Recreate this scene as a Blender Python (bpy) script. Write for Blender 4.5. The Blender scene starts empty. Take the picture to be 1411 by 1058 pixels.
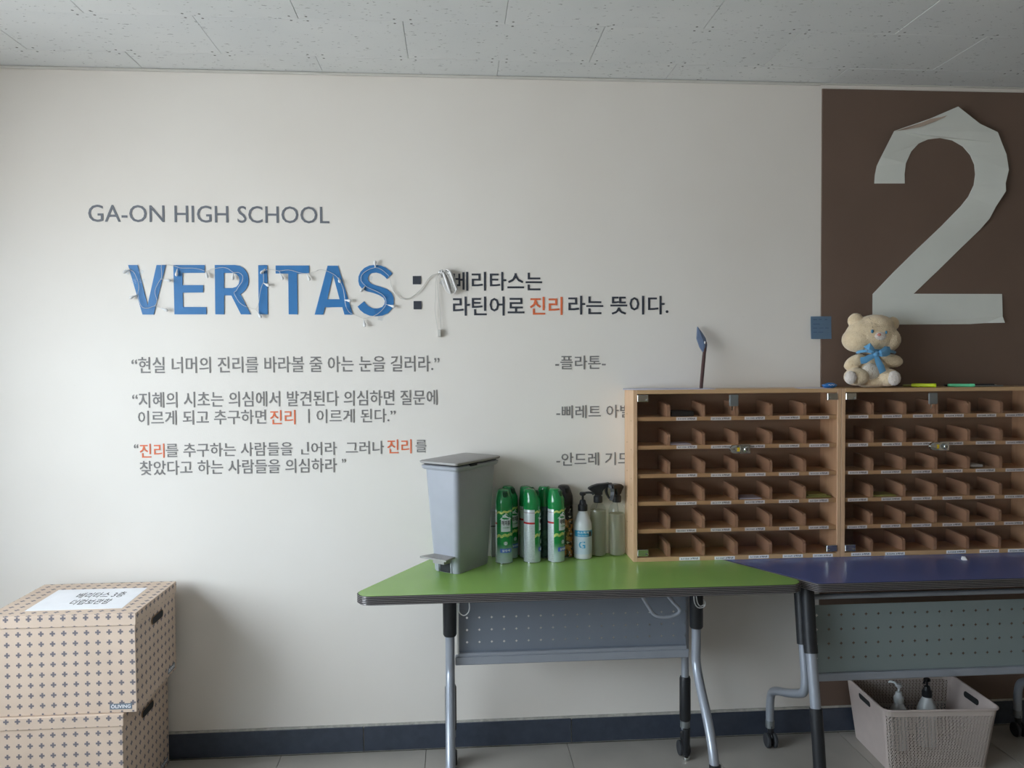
import bpy, bmesh, math, random
from mathutils import Vector, Matrix
random.seed(7)
PI = math.pi
COL = bpy.context.scene.collection
# ------------------------------------------------------------------ camera, world, lights, exposure
F, YAW, PITCH, ROLL, CD, CH, ZC = 1069.23, 0.0744, -0.0290, 0.0060, 3.006, 1.507, 2.6
import sys
_f = Vector((math.sin(YAW)*math.cos(PITCH), math.cos(YAW)*math.cos(PITCH), math.sin(PITCH)))
_r0 = Vector((math.cos(YAW), -math.sin(YAW), 0)); _u0 = _r0.cross(_f)
_c, _s = math.cos(ROLL), math.sin(ROLL)
_r = _c*_r0 - _s*_u0; _u = _s*_r0 + _c*_u0
CAM = Vector((0, -CD, CH))
cam = bpy.data.objects.new('camera', bpy.data.cameras.new('camera')); COL.objects.link(cam)
cam.matrix_world = Matrix(((_r.x, _u.x, -_f.x, CAM.x), (_r.y, _u.y, -_f.y, CAM.y), (_r.z, _u.z, -_f.z, CAM.z), (0, 0, 0, 1)))
cam.data.sensor_width = 36; cam.data.lens = F/1411*36; cam.data.clip_start = .05
S = bpy.context.scene; S.camera = cam
S.view_settings.view_transform = 'Standard'; S.view_settings.look = 'None'
S.view_settings.gamma = 1; S.view_settings.use_curve_mapping = False
S.view_settings.exposure = 0.37
wd = bpy.data.worlds.new('sky'); S.world = wd; wd.use_nodes = True
bg = wd.node_tree.nodes['Background']; bg.inputs[1].default_value = 4.2
_n = wd.node_tree.nodes; _tc = _n.new('ShaderNodeTexCoord'); _sx = _n.new('ShaderNodeSeparateXYZ'); _cr = _n.new('ShaderNodeValToRGB'); _mr = _n.new('ShaderNodeMapRange')
wd.node_tree.links.new(_tc.outputs['Generated'], _sx.inputs[0]); wd.node_tree.links.new(_sx.outputs[2], _mr.inputs[0]); _mr.inputs[1].default_value = -1
wd.node_tree.links.new(_mr.outputs[0], _cr.inputs[0]); wd.node_tree.links.new(_cr.outputs[0], bg.inputs[0])
_cr.color_ramp.elements[0].position = .48; _cr.color_ramp.elements[0].color = (.56, .53, .50, 1); _cr.color_ramp.elements[1].position = .52; _cr.color_ramp.elements[1].color = (.80, .90, 1, 1)
def area(name, loc, size, sizey, power, col, target):
    l = bpy.data.lights.new(name, 'AREA'); l.shape = 'RECTANGLE'; l.size = size; l.size_y = sizey; l.energy = power; l.color = col
    o = bpy.data.objects.new(name, l); COL.objects.link(o); o.location = loc
    o.rotation_euler = (Vector(target)-Vector(loc)).to_track_quat('-Z', 'Y').to_euler(); return o
XL, XR, YB = -2.25, 4.4, -6.2            # room extents
WY0, WY1, WZ0, WZ1 = -3.9, -.75, .80, 2.25  # window opening in the left wall
area('overcast_sky_light', (XL-1.3, (WY0+WY1)/2-.2, 2.05), 2.4, 4.6, 255, (.94, .97, 1.0), (XL+1.5, (WY0+WY1)/2, 1.0))

# ------------------------------------------------------------------ helpers
def ray(px, py): return _f*F + _r*(px-705.5) - _u*(py-529)
def WP(px, py, Y=0.0):                    # point of the photograph on the plane y = Y
    d = ray(px, py); t = (Y+CD)/d.y; return CAM + d*t
def ZP(px, py, Z):
    d = ray(px, py); t = (Z-CH)/d.z; return CAM + d*t
def link(o, parent=None):
    COL.objects.link(o)
    if parent is not None: o.parent = parent
    return o
def base(o):
    """location of the thing a part belongs to"""
    v = Vector((0, 0, 0))
    while o is not None: v += o.location; o = o.parent
    return v
def obj(name, bm, mat, parent=None, world=True, smooth=False, uv=None):
    if isinstance(bm, bmesh.types.BMesh):
        me = bpy.data.meshes.new(name)
        bmesh.ops.recalc_face_normals(bm, faces=bm.faces)
        bm.to_mesh(me); bm.free()
    else: me = bm
    if smooth:
        me.polygons.foreach_set('use_smooth', [True]*len(me.polygons))
        try: me.set_sharp_from_angle(angle=math.radians(38))
        except Exception: pass
    o = bpy.data.objects.new(name, me)
    for m in (mat if isinstance(mat, (list, tuple)) else [mat]): me.materials.append(m)
    link(o, parent)
    if world and parent is not None: me.transform(Matrix.Translation(-base(parent)))
    return o
def thing(name, label, cat, loc=(0, 0, 0), rz=0, group=None):
    o = bpy.data.objects.new(name, None); link(o); o.location = loc; o.rotation_euler = (0, 0, rz)
    return tag(o, label, cat, group)
def tag(o, label, cat, group=None):
    o['label'] = label; o['category'] = cat
    if group: o['group'] = group
    return o
def objat(name, bm, mat, parent, loc, smooth=False):
    o = obj(name, bm, mat, parent, world=False, smooth=smooth); o.location = Vector(loc)-base(parent); return o
def struct(o): o['kind'] = 'structure'; return o
def recenter(o):
    """origin of a single-mesh thing to its bounding-box base centre"""
    me = o.data; xs = [v.co for v in me.vertices]
    c = Vector(((min(v.x for v in xs)+max(v.x for v in xs))/2, (min(v.y for v in xs)+max(v.y for v in xs))/2, min(v.z for v in xs)))
    me.transform(Matrix.Translation(-c)); o.location = c; return o
def box(bm, x0, x1, y0, y1, z0, z1, bev=0, seg=1):
    r = bmesh.ops.create_cube(bm, size=1)['verts']
    for v in r:
        v.co = Vector((x0+(v.co.x+.5)*(x1-x0), y0+(v.co.y+.5)*(y1-y0), z0+(v.co.z+.5)*(z1-z0)))
    if bev:
        es = list({e for v in r for e in v.link_edges})
        bmesh.ops.bevel(bm, geom=es, offset=bev, segments=seg, affect='EDGES', profile=.5)
    return bm
def nb(): return bmesh.new()
def bx(*a, **k): return box(nb(), *a, **k)
def lathe(bm, prof, seg=24, c=(0, 0, 0), sx=1, sy=1, cap=True):
    rings = []
    for r, z in prof:
        rings.append([bm.verts.new((c[0]+r*sx*math.cos(2*PI*i/seg), c[1]+r*sy*math.sin(2*PI*i/seg), c[2]+z)) for i in range(seg)])
    for a, b in zip(rings, rings[1:]):
        for i in range(seg): bm.faces.new((a[i], a[(i+1) % seg], b[(i+1) % seg], b[i]))
    if cap:
        bm.faces.new(list(reversed(rings[0]))); bm.faces.new(rings[-1])
    return bm
def tube(bm, pts, r, seg=8, smooth=0, cap=True, closed=False):
    P = [Vector(p) for p in pts]
    if smooth:
        out = []; n = len(P)
        for i in range(n-1):
            p0, p1, p2, p3 = P[max(i-1, 0)], P[i], P[i+1], P[min(i+2, n-1)]
            for k in range(smooth):
                t = k/smooth
                out.append(.5*((2*p1)+(p2-p0)*t+(2*p0-5*p1+4*p2-p3)*t*t+(3*p1-p0-3*p2+p3)*t**3))
        out.append(P[-1]); P = out
    rs = r if isinstance(r, (list, tuple)) else [r]*len(P)
    if len(rs) != len(P): rs = [rs[min(len(rs)-1, int(i*len(rs)/len(P)))] for i in range(len(P))]
    rings = []; nrm = None
    for i, p in enumerate(P):
        t = (P[min(i+1, len(P)-1)]-P[max(i-1, 0)])
        t = t.normalized() if t.length > 1e-9 else Vector((0, 0, 1))
        if nrm is None:
            a = Vector((0, 0, 1)) if abs(t.z) < .9 else Vector((1, 0, 0)); nrm = t.cross(a).normalized()
        nrm = (nrm - t*nrm.dot(t)).normalized(); b = t.cross(nrm)
        rings.append([bm.verts.new(p+rs[i]*(nrm*math.cos(2*PI*k/seg)+b*math.sin(2*PI*k/seg))) for k in range(seg)])
    for a, b in zip(rings, rings[1:]):
        for i in range(seg): bm.faces.new((a[i], a[(i+1) % seg], b[(i+1) % seg], b[i]))
    if cap: bm.faces.new(list(reversed(rings[0]))); bm.faces.new(rings[-1])
    return bm
def ell(bm, c, r, seg=16, rings=10, rot=None):
    m = Matrix.Translation(c) @ (rot if rot else Matrix.Identity(4)) @ Matrix.Diagonal((r[0], r[1], r[2], 1))
    bmesh.ops.create_uvsphere(bm, u_segments=seg, v_segments=rings, radius=1, matrix=m); return bm
def prism(bm, poly, d0, d1, ax='y'):
    """poly of (u,v): ax 'y' -> (u, d, v); 'z' -> (u, v, d); 'x' -> (d, u, v)"""
    def P(u, v, d): return {'y': (u, d, v), 'z': (u, v, d), 'x': (d, u, v)}[ax]
    a = [bm.verts.new(P(u, v, d0)) for u, v in poly]; b = [bm.verts.new(P(u, v, d1)) for u, v in poly]
    bm.faces.new(a); bm.faces.new(list(reversed(b))); n = len(poly)
    for i in range(n): bm.faces.new((a[i], b[i], b[(i+1) % n], a[(i+1) % n]))
    return bm
def rounded(poly, rads, n=6):
    out = []; L = len(poly)
    for i, (p, r) in enumerate(zip(poly, rads)):
        p = Vector(p); a = (Vector(poly[i-1])-p); b = (Vector(poly[(i+1) % L])-p)
        if r <= 0: out.append(tuple(p)); continue
        an, bn = a.normalized(), b.normalized(); th = an.angle(bn)
        t = r/math.tan(th/2); s, e = p+an*t, p+bn*t
        cc = p+(an+bn).normalized()*(r/math.sin(th/2)); v0, v1 = s-cc, e-cc
        ang = v0.angle_signed(v1)
        for k in range(n+1):
            q = Matrix.Rotation(-ang*k/n, 2) @ v0; out.append(tuple(cc+q))
    return out
def poly_mesh(loops, ext=.001, name='shape'):
    """closed loops (holes allowed) as a thin mesh in the xy plane"""
    c = bpy.data.curves.new(name, 'CURVE'); c.dimensions = '2D'; c.fill_mode = 'BOTH'; c.extrude = ext
    for l in loops:
        s = c.splines.new('POLY'); s.points.add(len(l)-1)
        for i, (x, y) in enumerate(l): s.points[i].co = (x, y, 0, 1)
        s.use_cyclic_u = True
    return curve_mesh(c)
def curve_mesh(c):
    o = bpy.data.objects.new('tmp_curve', c); COL.objects.link(o)
    dg = bpy.context.evaluated_depsgraph_get(); dg.update()
    me = bpy.data.meshes.new_from_object(o.evaluated_get(dg)); bpy.data.objects.remove(o); bpy.data.curves.remove(c)
    me.materials.clear(); return me
def text_mesh(s, x0=None, x1=None, z0=None, z1=None, ext=.0008, bold=0.0, res=2, name='lettering', shear=0):
    c = bpy.data.curves.new(name, 'FONT'); c.body = s; c.resolution_u = res; c.extrude = .001; c.offset = bold; c.size = 1; c.shear = shear
    me = curve_mesh(c)
    vs = [v.co for v in me.vertices]
    a0, a1 = min(v.x for v in vs), max(v.x for v in vs); b0, b1 = min(v.y for v in vs), max(v.y for v in vs)
    sx = (x1-x0)/(a1-a0) if x1 is not None else (z1-z0)/(b1-b0)
    sz = (z1-z0)/(b1-b0) if z1 is not None else sx
    for v in me.vertices: v.co = Vector((x0+(v.co.x-a0)*sx, z0+(v.co.y-b0)*sz, (ext if v.co.z > 0 else -ext)))
    return me
def to_wall(me, y=-.001):                 # xy plane -> upright plane facing -y
    for v in me.vertices: v.co = Vector((v.co.x, y-v.co.z, v.co.y))
    return me
def wrap(me, R, a0=0.0, z0=0.0):          # xy plane -> round a cylinder; a0 = 0 faces -y
    for v in me.vertices:
        a = a0 + v.co.x/R - PI/2; rr = R+max(v.co.z, -.0002)
        v.co = Vector((rr*math.cos(a), rr*math.sin(a), z0+v.co.y))
    return me
def sub_rect(w, h, n=8):                  # flat subdivided rectangle centred on 0 for wrapping
    bm = nb()
    vs = [[bm.verts.new((-w/2+w*i/n, -h/2 if j == 0 else h/2, .0004)) for i in range(n+1)] for j in range(2)]
    for i in range(n): bm.faces.new((vs[0][i], vs[0][i+1], vs[1][i+1], vs[1][i]))
    me = bpy.data.meshes.new('patch'); bm.to_mesh(me); bm.free(); return me
def copytree(o, parent=None):
    c = o.copy(); COL.objects.link(c); c.parent = parent
    for ch in list(o.children): copytree(ch, c)
    return c
# ------------------------------------------------------------------ materials
def srgb(r, g, b):
    f = lambda c: (c/255/12.92) if c/255 <= .04045 else ((c/255+.055)/1.055)**2.4
    return (f(r), f(g), f(b), 1)
class NT:
    def __init__(s, name):
        s.m = bpy.data.materials.new(name); s.m.use_nodes = True; s.t = s.m.node_tree; s.n = s.t.nodes; s.l = s.t.links
        s.b = s.n['Principled BSDF']; s.out = s.n['Material Output']
    def add(s, ty, **k):
        n = s.n.new(ty)
        for a, v in k.items(): setattr(n, a, v)
        return n
    def put(s, sock, v):
        if hasattr(v, 'is_output') or isinstance(v, bpy.types.NodeSocket): s.l.new(v, sock)
        else: sock.default_value = v
    def math(s, op, a, b=0.0, c=0.0):
        n = s.add('ShaderNodeMath', operation=op)
        s.put(n.inputs[0], a); s.put(n.inputs[1], b); s.put(n.inputs[2], c); return n.outputs[0]
    def mix(s, f, a, b):
        n = s.add('ShaderNodeMix', data_type='RGBA'); s.put(n.inputs[0], f); s.put(n.inputs[6], a); s.put(n.inputs[7], b); return n.outputs[2]
    def noise(s, scale, detail=3, vec=None, rough=.5, mp=None):
        n = s.add('ShaderNodeTexNoise'); n.inputs['Scale'].default_value = scale; n.inputs['Detail'].default_value = detail; n.inputs['Roughness'].default_value = rough
        if vec is None: vec = s.coord('Object')
        if mp: 
            q = s.add('ShaderNodeMapping'); q.inputs['Scale'].default_value = mp; s.l.new(vec, q.inputs[0]); vec = q.outputs[0]
        s.l.new(vec, n.inputs['Vector']); return n.outputs['Fac']
    def coord(s, k): 
        return s.add('ShaderNodeTexCoord').outputs[k]
    def xyz(s, v):
        n = s.add('ShaderNodeSeparateXYZ'); s.l.new(v, n.inputs[0]); return n.outputs
    def ramp(s, f, a, b):
        n = s.add('ShaderNodeMapRange'); s.put(n.inputs[0], f); n.inputs[1].default_value = a; n.inputs[2].default_value = b; return n.outputs[0]
    def bump(s, h, strength=.2, dist=.002):
        n = s.add('ShaderNodeBump'); n.inputs['Strength'].default_value = strength; n.inputs['Distance'].default_value = dist
        s.l.new(h, n.inputs['Height']); s.l.new(n.outputs[0], s.b.inputs['Normal'])
def mat(name, col, rough=.5, metal=0, var=0, vscale=20, bump=0, bscale=200, mp=None, spec=.5, coat=0, sheen=0, sub=0):
    t = NT(name); c = srgb(*col); t.b.inputs['Roughness'].default_value = rough; t.b.inputs['Metallic'].default_value = metal
    t.b.inputs['Specular IOR Level'].default_value = spec; t.b.inputs['Coat Weight'].default_value = coat
    t.b.inputs['Sheen Weight'].default_value = sheen
    v = var if var else .03
    f = t.noise(vscale, 3, mp=mp); d = tuple(x*(1-v) for x in c[:3])+(1,); e = tuple(min(1, x*(1+v)) for x in c[:3])+(1,)
    t.l.new(t.mix(t.ramp(f, .3, .7), d, e), t.b.inputs['Base Color'])
    if bump: t.bump(t.noise(bscale, 2), bump)
    return t.m
def clearm(name, tint, gloss=.08, rough=.02):
    t = NT(name); tr = t.add('ShaderNodeBsdfTransparent'); tr.inputs[0].default_value = tint
    g = t.add('ShaderNodeBsdfGlossy'); g.inputs['Roughness'].default_value = rough
    fr = t.add('ShaderNodeFresnel'); fr.inputs[0].default_value = 1.45
    ge = t.add('ShaderNodeNewGeometry'); mx = t.add('ShaderNodeMixShader')
    t.l.new(t.math('MULTIPLY', fr.outputs[0], t.math('SUBTRACT', 1.0, ge.outputs['Backfacing'])), mx.inputs[0]); t.l.new(tr.outputs[0], mx.inputs[1]); t.l.new(g.outputs[0], mx.inputs[2])
    t.l.new(mx.outputs[0], t.out.inputs[0]); return t.m

M = {}
t = NT('wall_paint')                      # off-white emulsion with faint marks
co = t.coord('Object')
f1 = t.ramp(t.noise(1.6, 4, co), .3, .7); f2 = t.ramp(t.noise(60, 4, co, mp=None), .70, .80)
c1 = t.mix(f1, srgb(228, 222, 214), srgb(233, 228, 221)); t.l.new(t.mix(t.math('MULTIPLY', f2, .10), c1, srgb(150, 140, 120)), t.b.inputs['Base Color'])
t.b.inputs['Roughness'].default_value = .55; t.bump(t.noise(170, 3, co), .12, .0015); M['wall'] = t.m
M['wall_far'] = mat('far_wall_paint', (192, 176, 158), .7)
M['brown'] = mat('brown_wall_board', (112, 92, 80), .6, var=.06, vscale=3, bump=.1, bscale=260)
# ceiling tile
t = NT('ceiling_tile'); co = t.coord('Object'); oi = t.add('ShaderNodeObjectInfo')
sh = t.add('ShaderNodeVectorMath', operation='ADD'); t.l.new(co, sh.inputs[0])
cb = t.add('ShaderNodeCombineXYZ'); t.l.new(t.math('MULTIPLY', oi.outputs['Random'], 37.0), cb.inputs[0]); t.l.new(cb.outputs[0], sh.inputs[1])
f = t.noise(1, 2, sh.outputs[0], rough=.6, mp=(45, 110, 1)); g = t.noise(1, 1, sh.outputs[0], mp=(22, 22, 1))
spots = t.math('MULTIPLY', t.ramp(f, .63, .665), t.ramp(g, .46, .56))
X, Y, Z = t.xyz(co); ax, ay = t.math('ABSOLUTE', X), t.math('ABSOLUTE', Y)
def dot(t, ax, ay, cx, cy, r):
    d = t.math('ADD', t.math('POWER', t.math('SUBTRACT', ax, cx), 2), t.math('POWER', t.math('SUBTRACT', ay, cy), 2))
    return t.math('LESS_THAN', d, r*r)
dots = t.math('MAXIMUM', dot(t, ax, ay, .302, .136, .0042), t.math('MAXIMUM', dot(t, ax, ay, .026, .138, .0042), dot(t, ax, ay, .302, .02, .0)))
c = t.mix(t.ramp(t.noise(3, 3, sh.outputs[0]), .3, .7), srgb(214, 216, 216), srgb(222, 223, 222))
c = t.mix(t.math('MULTIPLY', spots, .7), c, srgb(110, 110, 108)); c = t.mix(t.math('MULTIPLY', dots, .8), c, srgb(60, 58, 56))
t.l.new(c, t.b.inputs['Base Color']); t.b.inputs['Roughness'].default_value = .8; t.bump(t.math('MULTIPLY', spots, -1), .3, .002); M['ctile'] = t.m
M['cback'] = mat('ceiling_backing', (120, 120, 118), .9)
M['cornice'] = mat('cornice_strip', (205, 203, 196), .5)
M['grout'] = mat('pale_grout', (178, 176, 168), .9, var=.2, vscale=60, bump=.3)
M['fgrout'] = mat('floor_grout', (92, 90, 84), .9)
M['ftile'] = mat('floor_tile', (170, 165, 157), .38, var=.06, vscale=7, bump=.05, bscale=90)
M['skirt'] = mat('black_skirting_stone', (60, 67, 80), .34, var=.15, vscale=30)
M['frame'] = mat('window_frame_white', (220, 222, 222), .4)
M['pane'] = clearm('window_pane', (.95, .98, 1, 1))
# lettering
M['txt'] = mat('grey_vinyl', (126, 123, 121), .5); M['txtd'] = mat('charcoal_vinyl', (56, 60, 70), .5)
M['txto'] = mat('orange_vinyl', (222, 112, 70), .5); M['blue'] = mat('blue_acrylic', (54, 118, 176), .38, var=.05)
M['ga'] = mat('slate_vinyl', (108, 112, 120), .5)
M['paper2'] = mat('white_foam_sheet', (226, 229, 222), .55, var=.03, vscale=5)
M['pink'] = mat('peeling_backing', (188, 168, 152), .7)
M['wire'] = mat('pale_wire', (205, 202, 196), .35); M['bulb'] = mat('milky_bulb', (226, 226, 226), .25); M['tape'] = clearm('clear_tape', (.93, .95, .97, 1))
M['silver'] = mat('silver_foil', (190, 188, 186), .42, .4)
# furniture
M['green'] = mat('green_laminate', (142, 182, 96), .27, var=.03, vscale=4, bump=.04, bscale=500)
M['navy'] = mat('blue_laminate', (84, 98, 152), .27, var=.03, vscale=4, bump=.04, bscale=500)
M['edge'] = mat('ribbed_edge_band', (138, 132, 132), .28, .35); M['edged'] = mat('edge_groove', (40, 38, 40), .5)
M['silverpaint'] = mat('silver_leg_paint', (160, 166, 176), .3, .35)
M['blackpl'] = mat('black_plastic', (30, 32, 36), .42, bump=.15, bscale=900); M['rubber'] = mat('castor_rubber', (52, 54, 58), .6)
M['chrome'] = mat('chrome', (205, 208, 205), .14, 1); M['zinc'] = mat('zinc_plate', (150, 156, 158), .4, .8)
def holes(name, col, metal, rough, sx, sz, r, cross=True, zr=None, ox=0.0, oz=0.0):
    t = NT(name); X, Y, Z = t.xyz(t.coord('Object'))
    def cell(v, s, o): 
        q = t.math('FRACT', t.math('DIVIDE', t.math('SUBTRACT', v, o), s)); return t.math('MULTIPLY', t.math('ABSOLUTE', t.math('SUBTRACT', q, .5)), s)
    u, w = cell(X, sx, ox), cell(Z, sz, oz)
    if cross:
        h = t.math('MAXIMUM', t.math('MULTIPLY', t.math('LESS_THAN', u, r), t.math('LESS_THAN', w, r*.36)), t.math('MULTIPLY', t.math('LESS_THAN', w, r), t.math('LESS_THAN', u, r*.36)))
    if zr: h = t.math('MULTIPLY', h, t.math('MULTIPLY', t.math('GREATER_THAN', Z, zr[0]), t.math('LESS_THAN', Z, zr[1])))
    t.b.inputs['Base Color'].default_value = srgb(*col); t.b.inputs['Roughness'].default_value = rough; t.b.inputs['Metallic'].default_value = metal
    tr = t.add('ShaderNodeBsdfTransparent'); mx = t.add('ShaderNodeMixShader'); t.l.new(h, mx.inputs[0]); t.l.new(t.b.outputs[0], mx.inputs[1]); t.l.new(tr.outputs[0], mx.inputs[2])
    t.l.new(mx.outputs[0], t.out.inputs[0]); return t.m
def wood(name, a, b, rough=.5, mp=(6, 60, 60)):
    t = NT(name); f = t.ramp(t.noise(1, 5, t.coord('Object'), rough=.6, mp=mp), .3, .7); g = t.ramp(t.noise(3, 2, t.coord('Object')), .3, .7)
    c = t.mix(f, srgb(*a), srgb(*b)); c = t.mix(t.math('MULTIPLY', g, .3), c, srgb(*[int(x*.9) for x in a]))
    t.l.new(c, t.b.inputs['Base Color']); t.b.inputs['Roughness'].default_value = rough; return t.m
M['wood'] = wood('beech_board', (196, 158, 116), (210, 174, 132), .42)
M['woodv'] = wood('beech_board_upright', (205, 166, 130), (220, 182, 146), .4, (60, 60, 6))
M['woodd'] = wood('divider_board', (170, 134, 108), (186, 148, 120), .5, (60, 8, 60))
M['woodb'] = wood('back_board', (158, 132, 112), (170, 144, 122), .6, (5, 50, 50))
M['bronze'] = clearm('tinted_glass', (.935, .91, .895, 1))
M['white'] = mat('white_paper', (240, 240, 243), .7); M['lilac'] = mat('lilac_white_paper', (206, 206, 226), .6)
M['ink'] = mat('black_ink', (36, 34, 38), .6); M['yel'] = mat('yellow_sticker', (214, 184, 44), .5)
M['bin'] = mat('grey_bin_plastic', (163, 166, 174), .42, bump=.08, bscale=700); M['binlid'] = mat('grey_lid_plastic', (156, 153, 151), .5, bump=.12, bscale=700)
M['dark'] = mat('dark_gap', (34, 36, 38), .8)
# kraft box with printed crosses
def crossed(name, kraft):
    t = NT(name); X, Y, Z = t.xyz(t.coord('UV'))
    def cell(v, s): 
        q = t.math('FRACT', t.math('DIVIDE', v, s)); return t.math('MULTIPLY', t.math('ABSOLUTE', t.math('SUBTRACT', q, .5)), s)
    u, w = cell(X, .0355), cell(Y, .0335)
    h = t.math('MAXIMUM', t.math('MULTIPLY', t.math('LESS_THAN', u, .0085), t.math('LESS_THAN', w, .0031)), t.math('MULTIPLY', t.math('LESS_THAN', w, .0085), t.math('LESS_THAN', u, .0031)))
    f = t.ramp(t.noise(9, 4), .3, .7)
    c = t.mix(f, srgb(*kraft), srgb(*[min(255, x+7) for x in kraft])); t.l.new(t.mix(h, c, srgb(118, 112, 118)), t.b.inputs['Base Color'])
    t.b.inputs['Roughness'].default_value = .75; t.bump(t.noise(160, 2), .08); return t.m
M['kraft'] = crossed('kraft_board_with_crosses', (209, 187, 168)); M['kraftp'] = mat('kraft_inside', (150, 120, 90), .8)
M['tagc'] = mat('slate_print', (112, 124, 136), .6)

# ------------------------------------------------------------------ structure
wallb = obj('wall_back', bx(XL-.2, XR+.2, 0, .15, -.1, ZC+.1), M['wall']); struct(wallb)
bm = nb()
box(bm, XL-.15, XL, YB, 0, -.1, WZ0); box(bm, XL-.15, XL, YB, 0, WZ1, ZC+.1); box(bm, XL-.15, XL, YB, WY0, WZ0, WZ1); box(bm, XL-.15, XL, WY1, 0, WZ0, WZ1)
struct(obj('wall_left', bm, M['wall']))
struct(obj('wall_right', bx(XR, XR+.15, YB, 0, -.1, ZC+.1), M['wall_far'])); struct(obj('wall_rear', bx(XL-.15, XR+.15, YB-.15, YB, -.1, ZC+.1), M['wall_far']))
fl = struct(obj('floor', bx(XL-.15, XR+.15, YB-.15, .15, -.1, -.004), M['fgrout']))
ce = struct(obj('ceiling', bx(XL-.15, XR+.15, YB-.15, .15, ZC+.008, ZC+.1), M['cback']))
me = None
FT = .5525; x = -.12-5*FT
first = None
for i in range(14):
    for j in range(11):
        cx = -.12+(i-5)*FT+FT/2; cy = -.012-j*FT-FT/2
        if first is None:
            first = obj('floor_tile', bx(-FT/2+.001, FT/2-.001, -FT/2+.001, FT/2-.001, -.006, 0, .0008), M['ftile'], fl, world=False); o = first
        else: o = first.copy(); COL.objects.link(o)
        o.location = (cx, cy, 0)
TW, TH = .657, .305
first = None
for j in range(-1, 20):
    y1 = -.16-TH*j; 
    if y1 > .1: y1 = .0
    off = .173 if j % 2 else -.155
    for i in range(-5, 8):
        cx = off+TW*i+TW/2
        if cx < XL-.3 or cx > XR+.3: continue
        if first is None:
            first = obj('ceiling_tile', bx(-TW/2+.0008, TW/2-.0008, -TH/2+.0008, TH/2-.0008, 0, .009, .0008), M['ctile'], ce, world=False); o = first
        else: o = first.copy(); COL.objects.link(o)
        o.location = (cx, -.16-TH*j-TH/2, ZC+random.uniform(-.0006, .0006))
struct(obj('trim_1', bx(XL, 1.455, -.012, 0, ZC-.010, ZC-.001, .002), M['cornice']))
struct(obj('trim_2', bx(1.455, XR, -.010, 0, ZC-.006, ZC-.001, .001), M['cornice']))
bp = struct(obj('wall_panel', bx(1.461, 4.2, -.006, 0, .0, ZC-.022, .001), M['brown']))
sk = struct(obj('baseboard_back', bx(XL, XR, -.008, 0, 0, .106), M['grout']))
for k in range(-3, 6):
    a = -.36+.81*k
    obj('skirting_tile', bx(max(a+.0018, XL), min(a+.81-.0018, XR), -.014, 0, .005, .098+random.uniform(-.001, .001), .0012), M['skirt'], sk)
sl = struct(obj('baseboard_left', bx(XL, XL+.012, YB, -.02, 0, .1), M['skirt']))
# window in the left wall
wn = struct(obj('window_1', bx(XL-.13, XL-.03, WY0, WY1, WZ0, WZ0+.04), M['frame']))
bm = nb(); box(bm, XL-.13, XL-.03, WY0, WY1, WZ1-.04, WZ1); box(bm, XL-.13, XL-.03, WY0, WY0+.04, WZ0+.04, WZ1-.04); box(bm, XL-.13, XL-.03, WY1-.04, WY1, WZ0+.04, WZ1-.04)
box(bm, XL-.10, XL-.05, (WY0+WY1)/2-.03, (WY0+WY1)/2+.03, WZ0+.04, WZ1-.04)
obj('window_frame', bm, M['frame'], wn)
for a, b in ((WY0+.04, (WY0+WY1)/2-.03), ((WY0+WY1)/2+.03, WY1-.04)):
    obj('pane', bx(XL-.08, XL-.074, a, b, WZ0+.04, WZ1-.04), M['pane'], wn)

# ------------------------------------------------------------------ wall lettering
def line_mesh(s, x0, x1, yt, yb, bold=0.0, res=2):
    a = WP(x0, yt); b = WP(x0, yb); c = WP(x1, yt)
    return to_wall(text_mesh(s, a.x, c.x, b.z, a.z, bold=bold, res=res))
def letters(name, label, pieces, bold=0.0, res=2):
    """pieces: (part name, text, x0, x1, ytop, ybottom, material)"""
    p0 = WP(pieces[0][2], pieces[0][5]); r = thing(name, label, 'lettering', (p0.x, 0, p0.z))
    for pn, s, x0, x1, yt, yb, m in pieces:
        o = obj(pn, line_mesh(s, x0, x1, yt, yb, bold, res), M[m], r)
        if m == 'txto': o['label'] = 'orange word'
    return r
letters('wall_text', 'dark grey school name in Latin capitals above the big blue word', [('lettering', 'GA-ON HIGH SCHOOL', 121.5, 453.5, 282, 305.6, 'ga')], bold=.0, res=3)
letters('wall_text', 'upper line of charcoal Korean heading right of the colon', [('lettering', '베리타스는', 624, 747, 374.5, 400.5, 'txtd')], bold=.012)
letters('wall_text', 'lower line of charcoal Korean heading with one orange word', [('lettering', '라틴어로', 624, 722.5, 408.5, 435, 'txtd'),
    ('orange_word', '진리', 730, 775, 409, 434, 'txto'), ('lettering', '라는 뜻이다.', 783, 921, 407.5, 433.5, 'txtd')], bold=.012)
G = dict(bold=.006)
letters('wall_text', 'single line grey Korean quotation directly under the blue word', [('lettering', '“현실 너머의 진리를 바라볼 줄 아는 눈을 길러라.”', 181, 605.5, 492, 514.5, 'txt')], **G)
letters('wall_text', 'first line of the middle grey Korean quotation, without orange', [('lettering', '“지혜의 시초는 의심에서 발견된다 의심하면 질문에', 182, 602.5, 540.5, 562, 'txt')], **G)
letters('wall_text', 'second line of the middle grey quotation with a broken glyph after its orange word', [('lettering', '이르게 되고 추구하면', 190, 366.5, 566, 586, 'txt'),
    ('orange_word', '진리', 372, 407, 565, 585, 'txto'), ('broken_glyph', 'ㅣ', 424.5, 426.5, 563.5, 582.5, 'txt'), ('lettering', '이르게 된다.”', 436, 545, 564, 583, 'txt')], **G)
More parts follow.
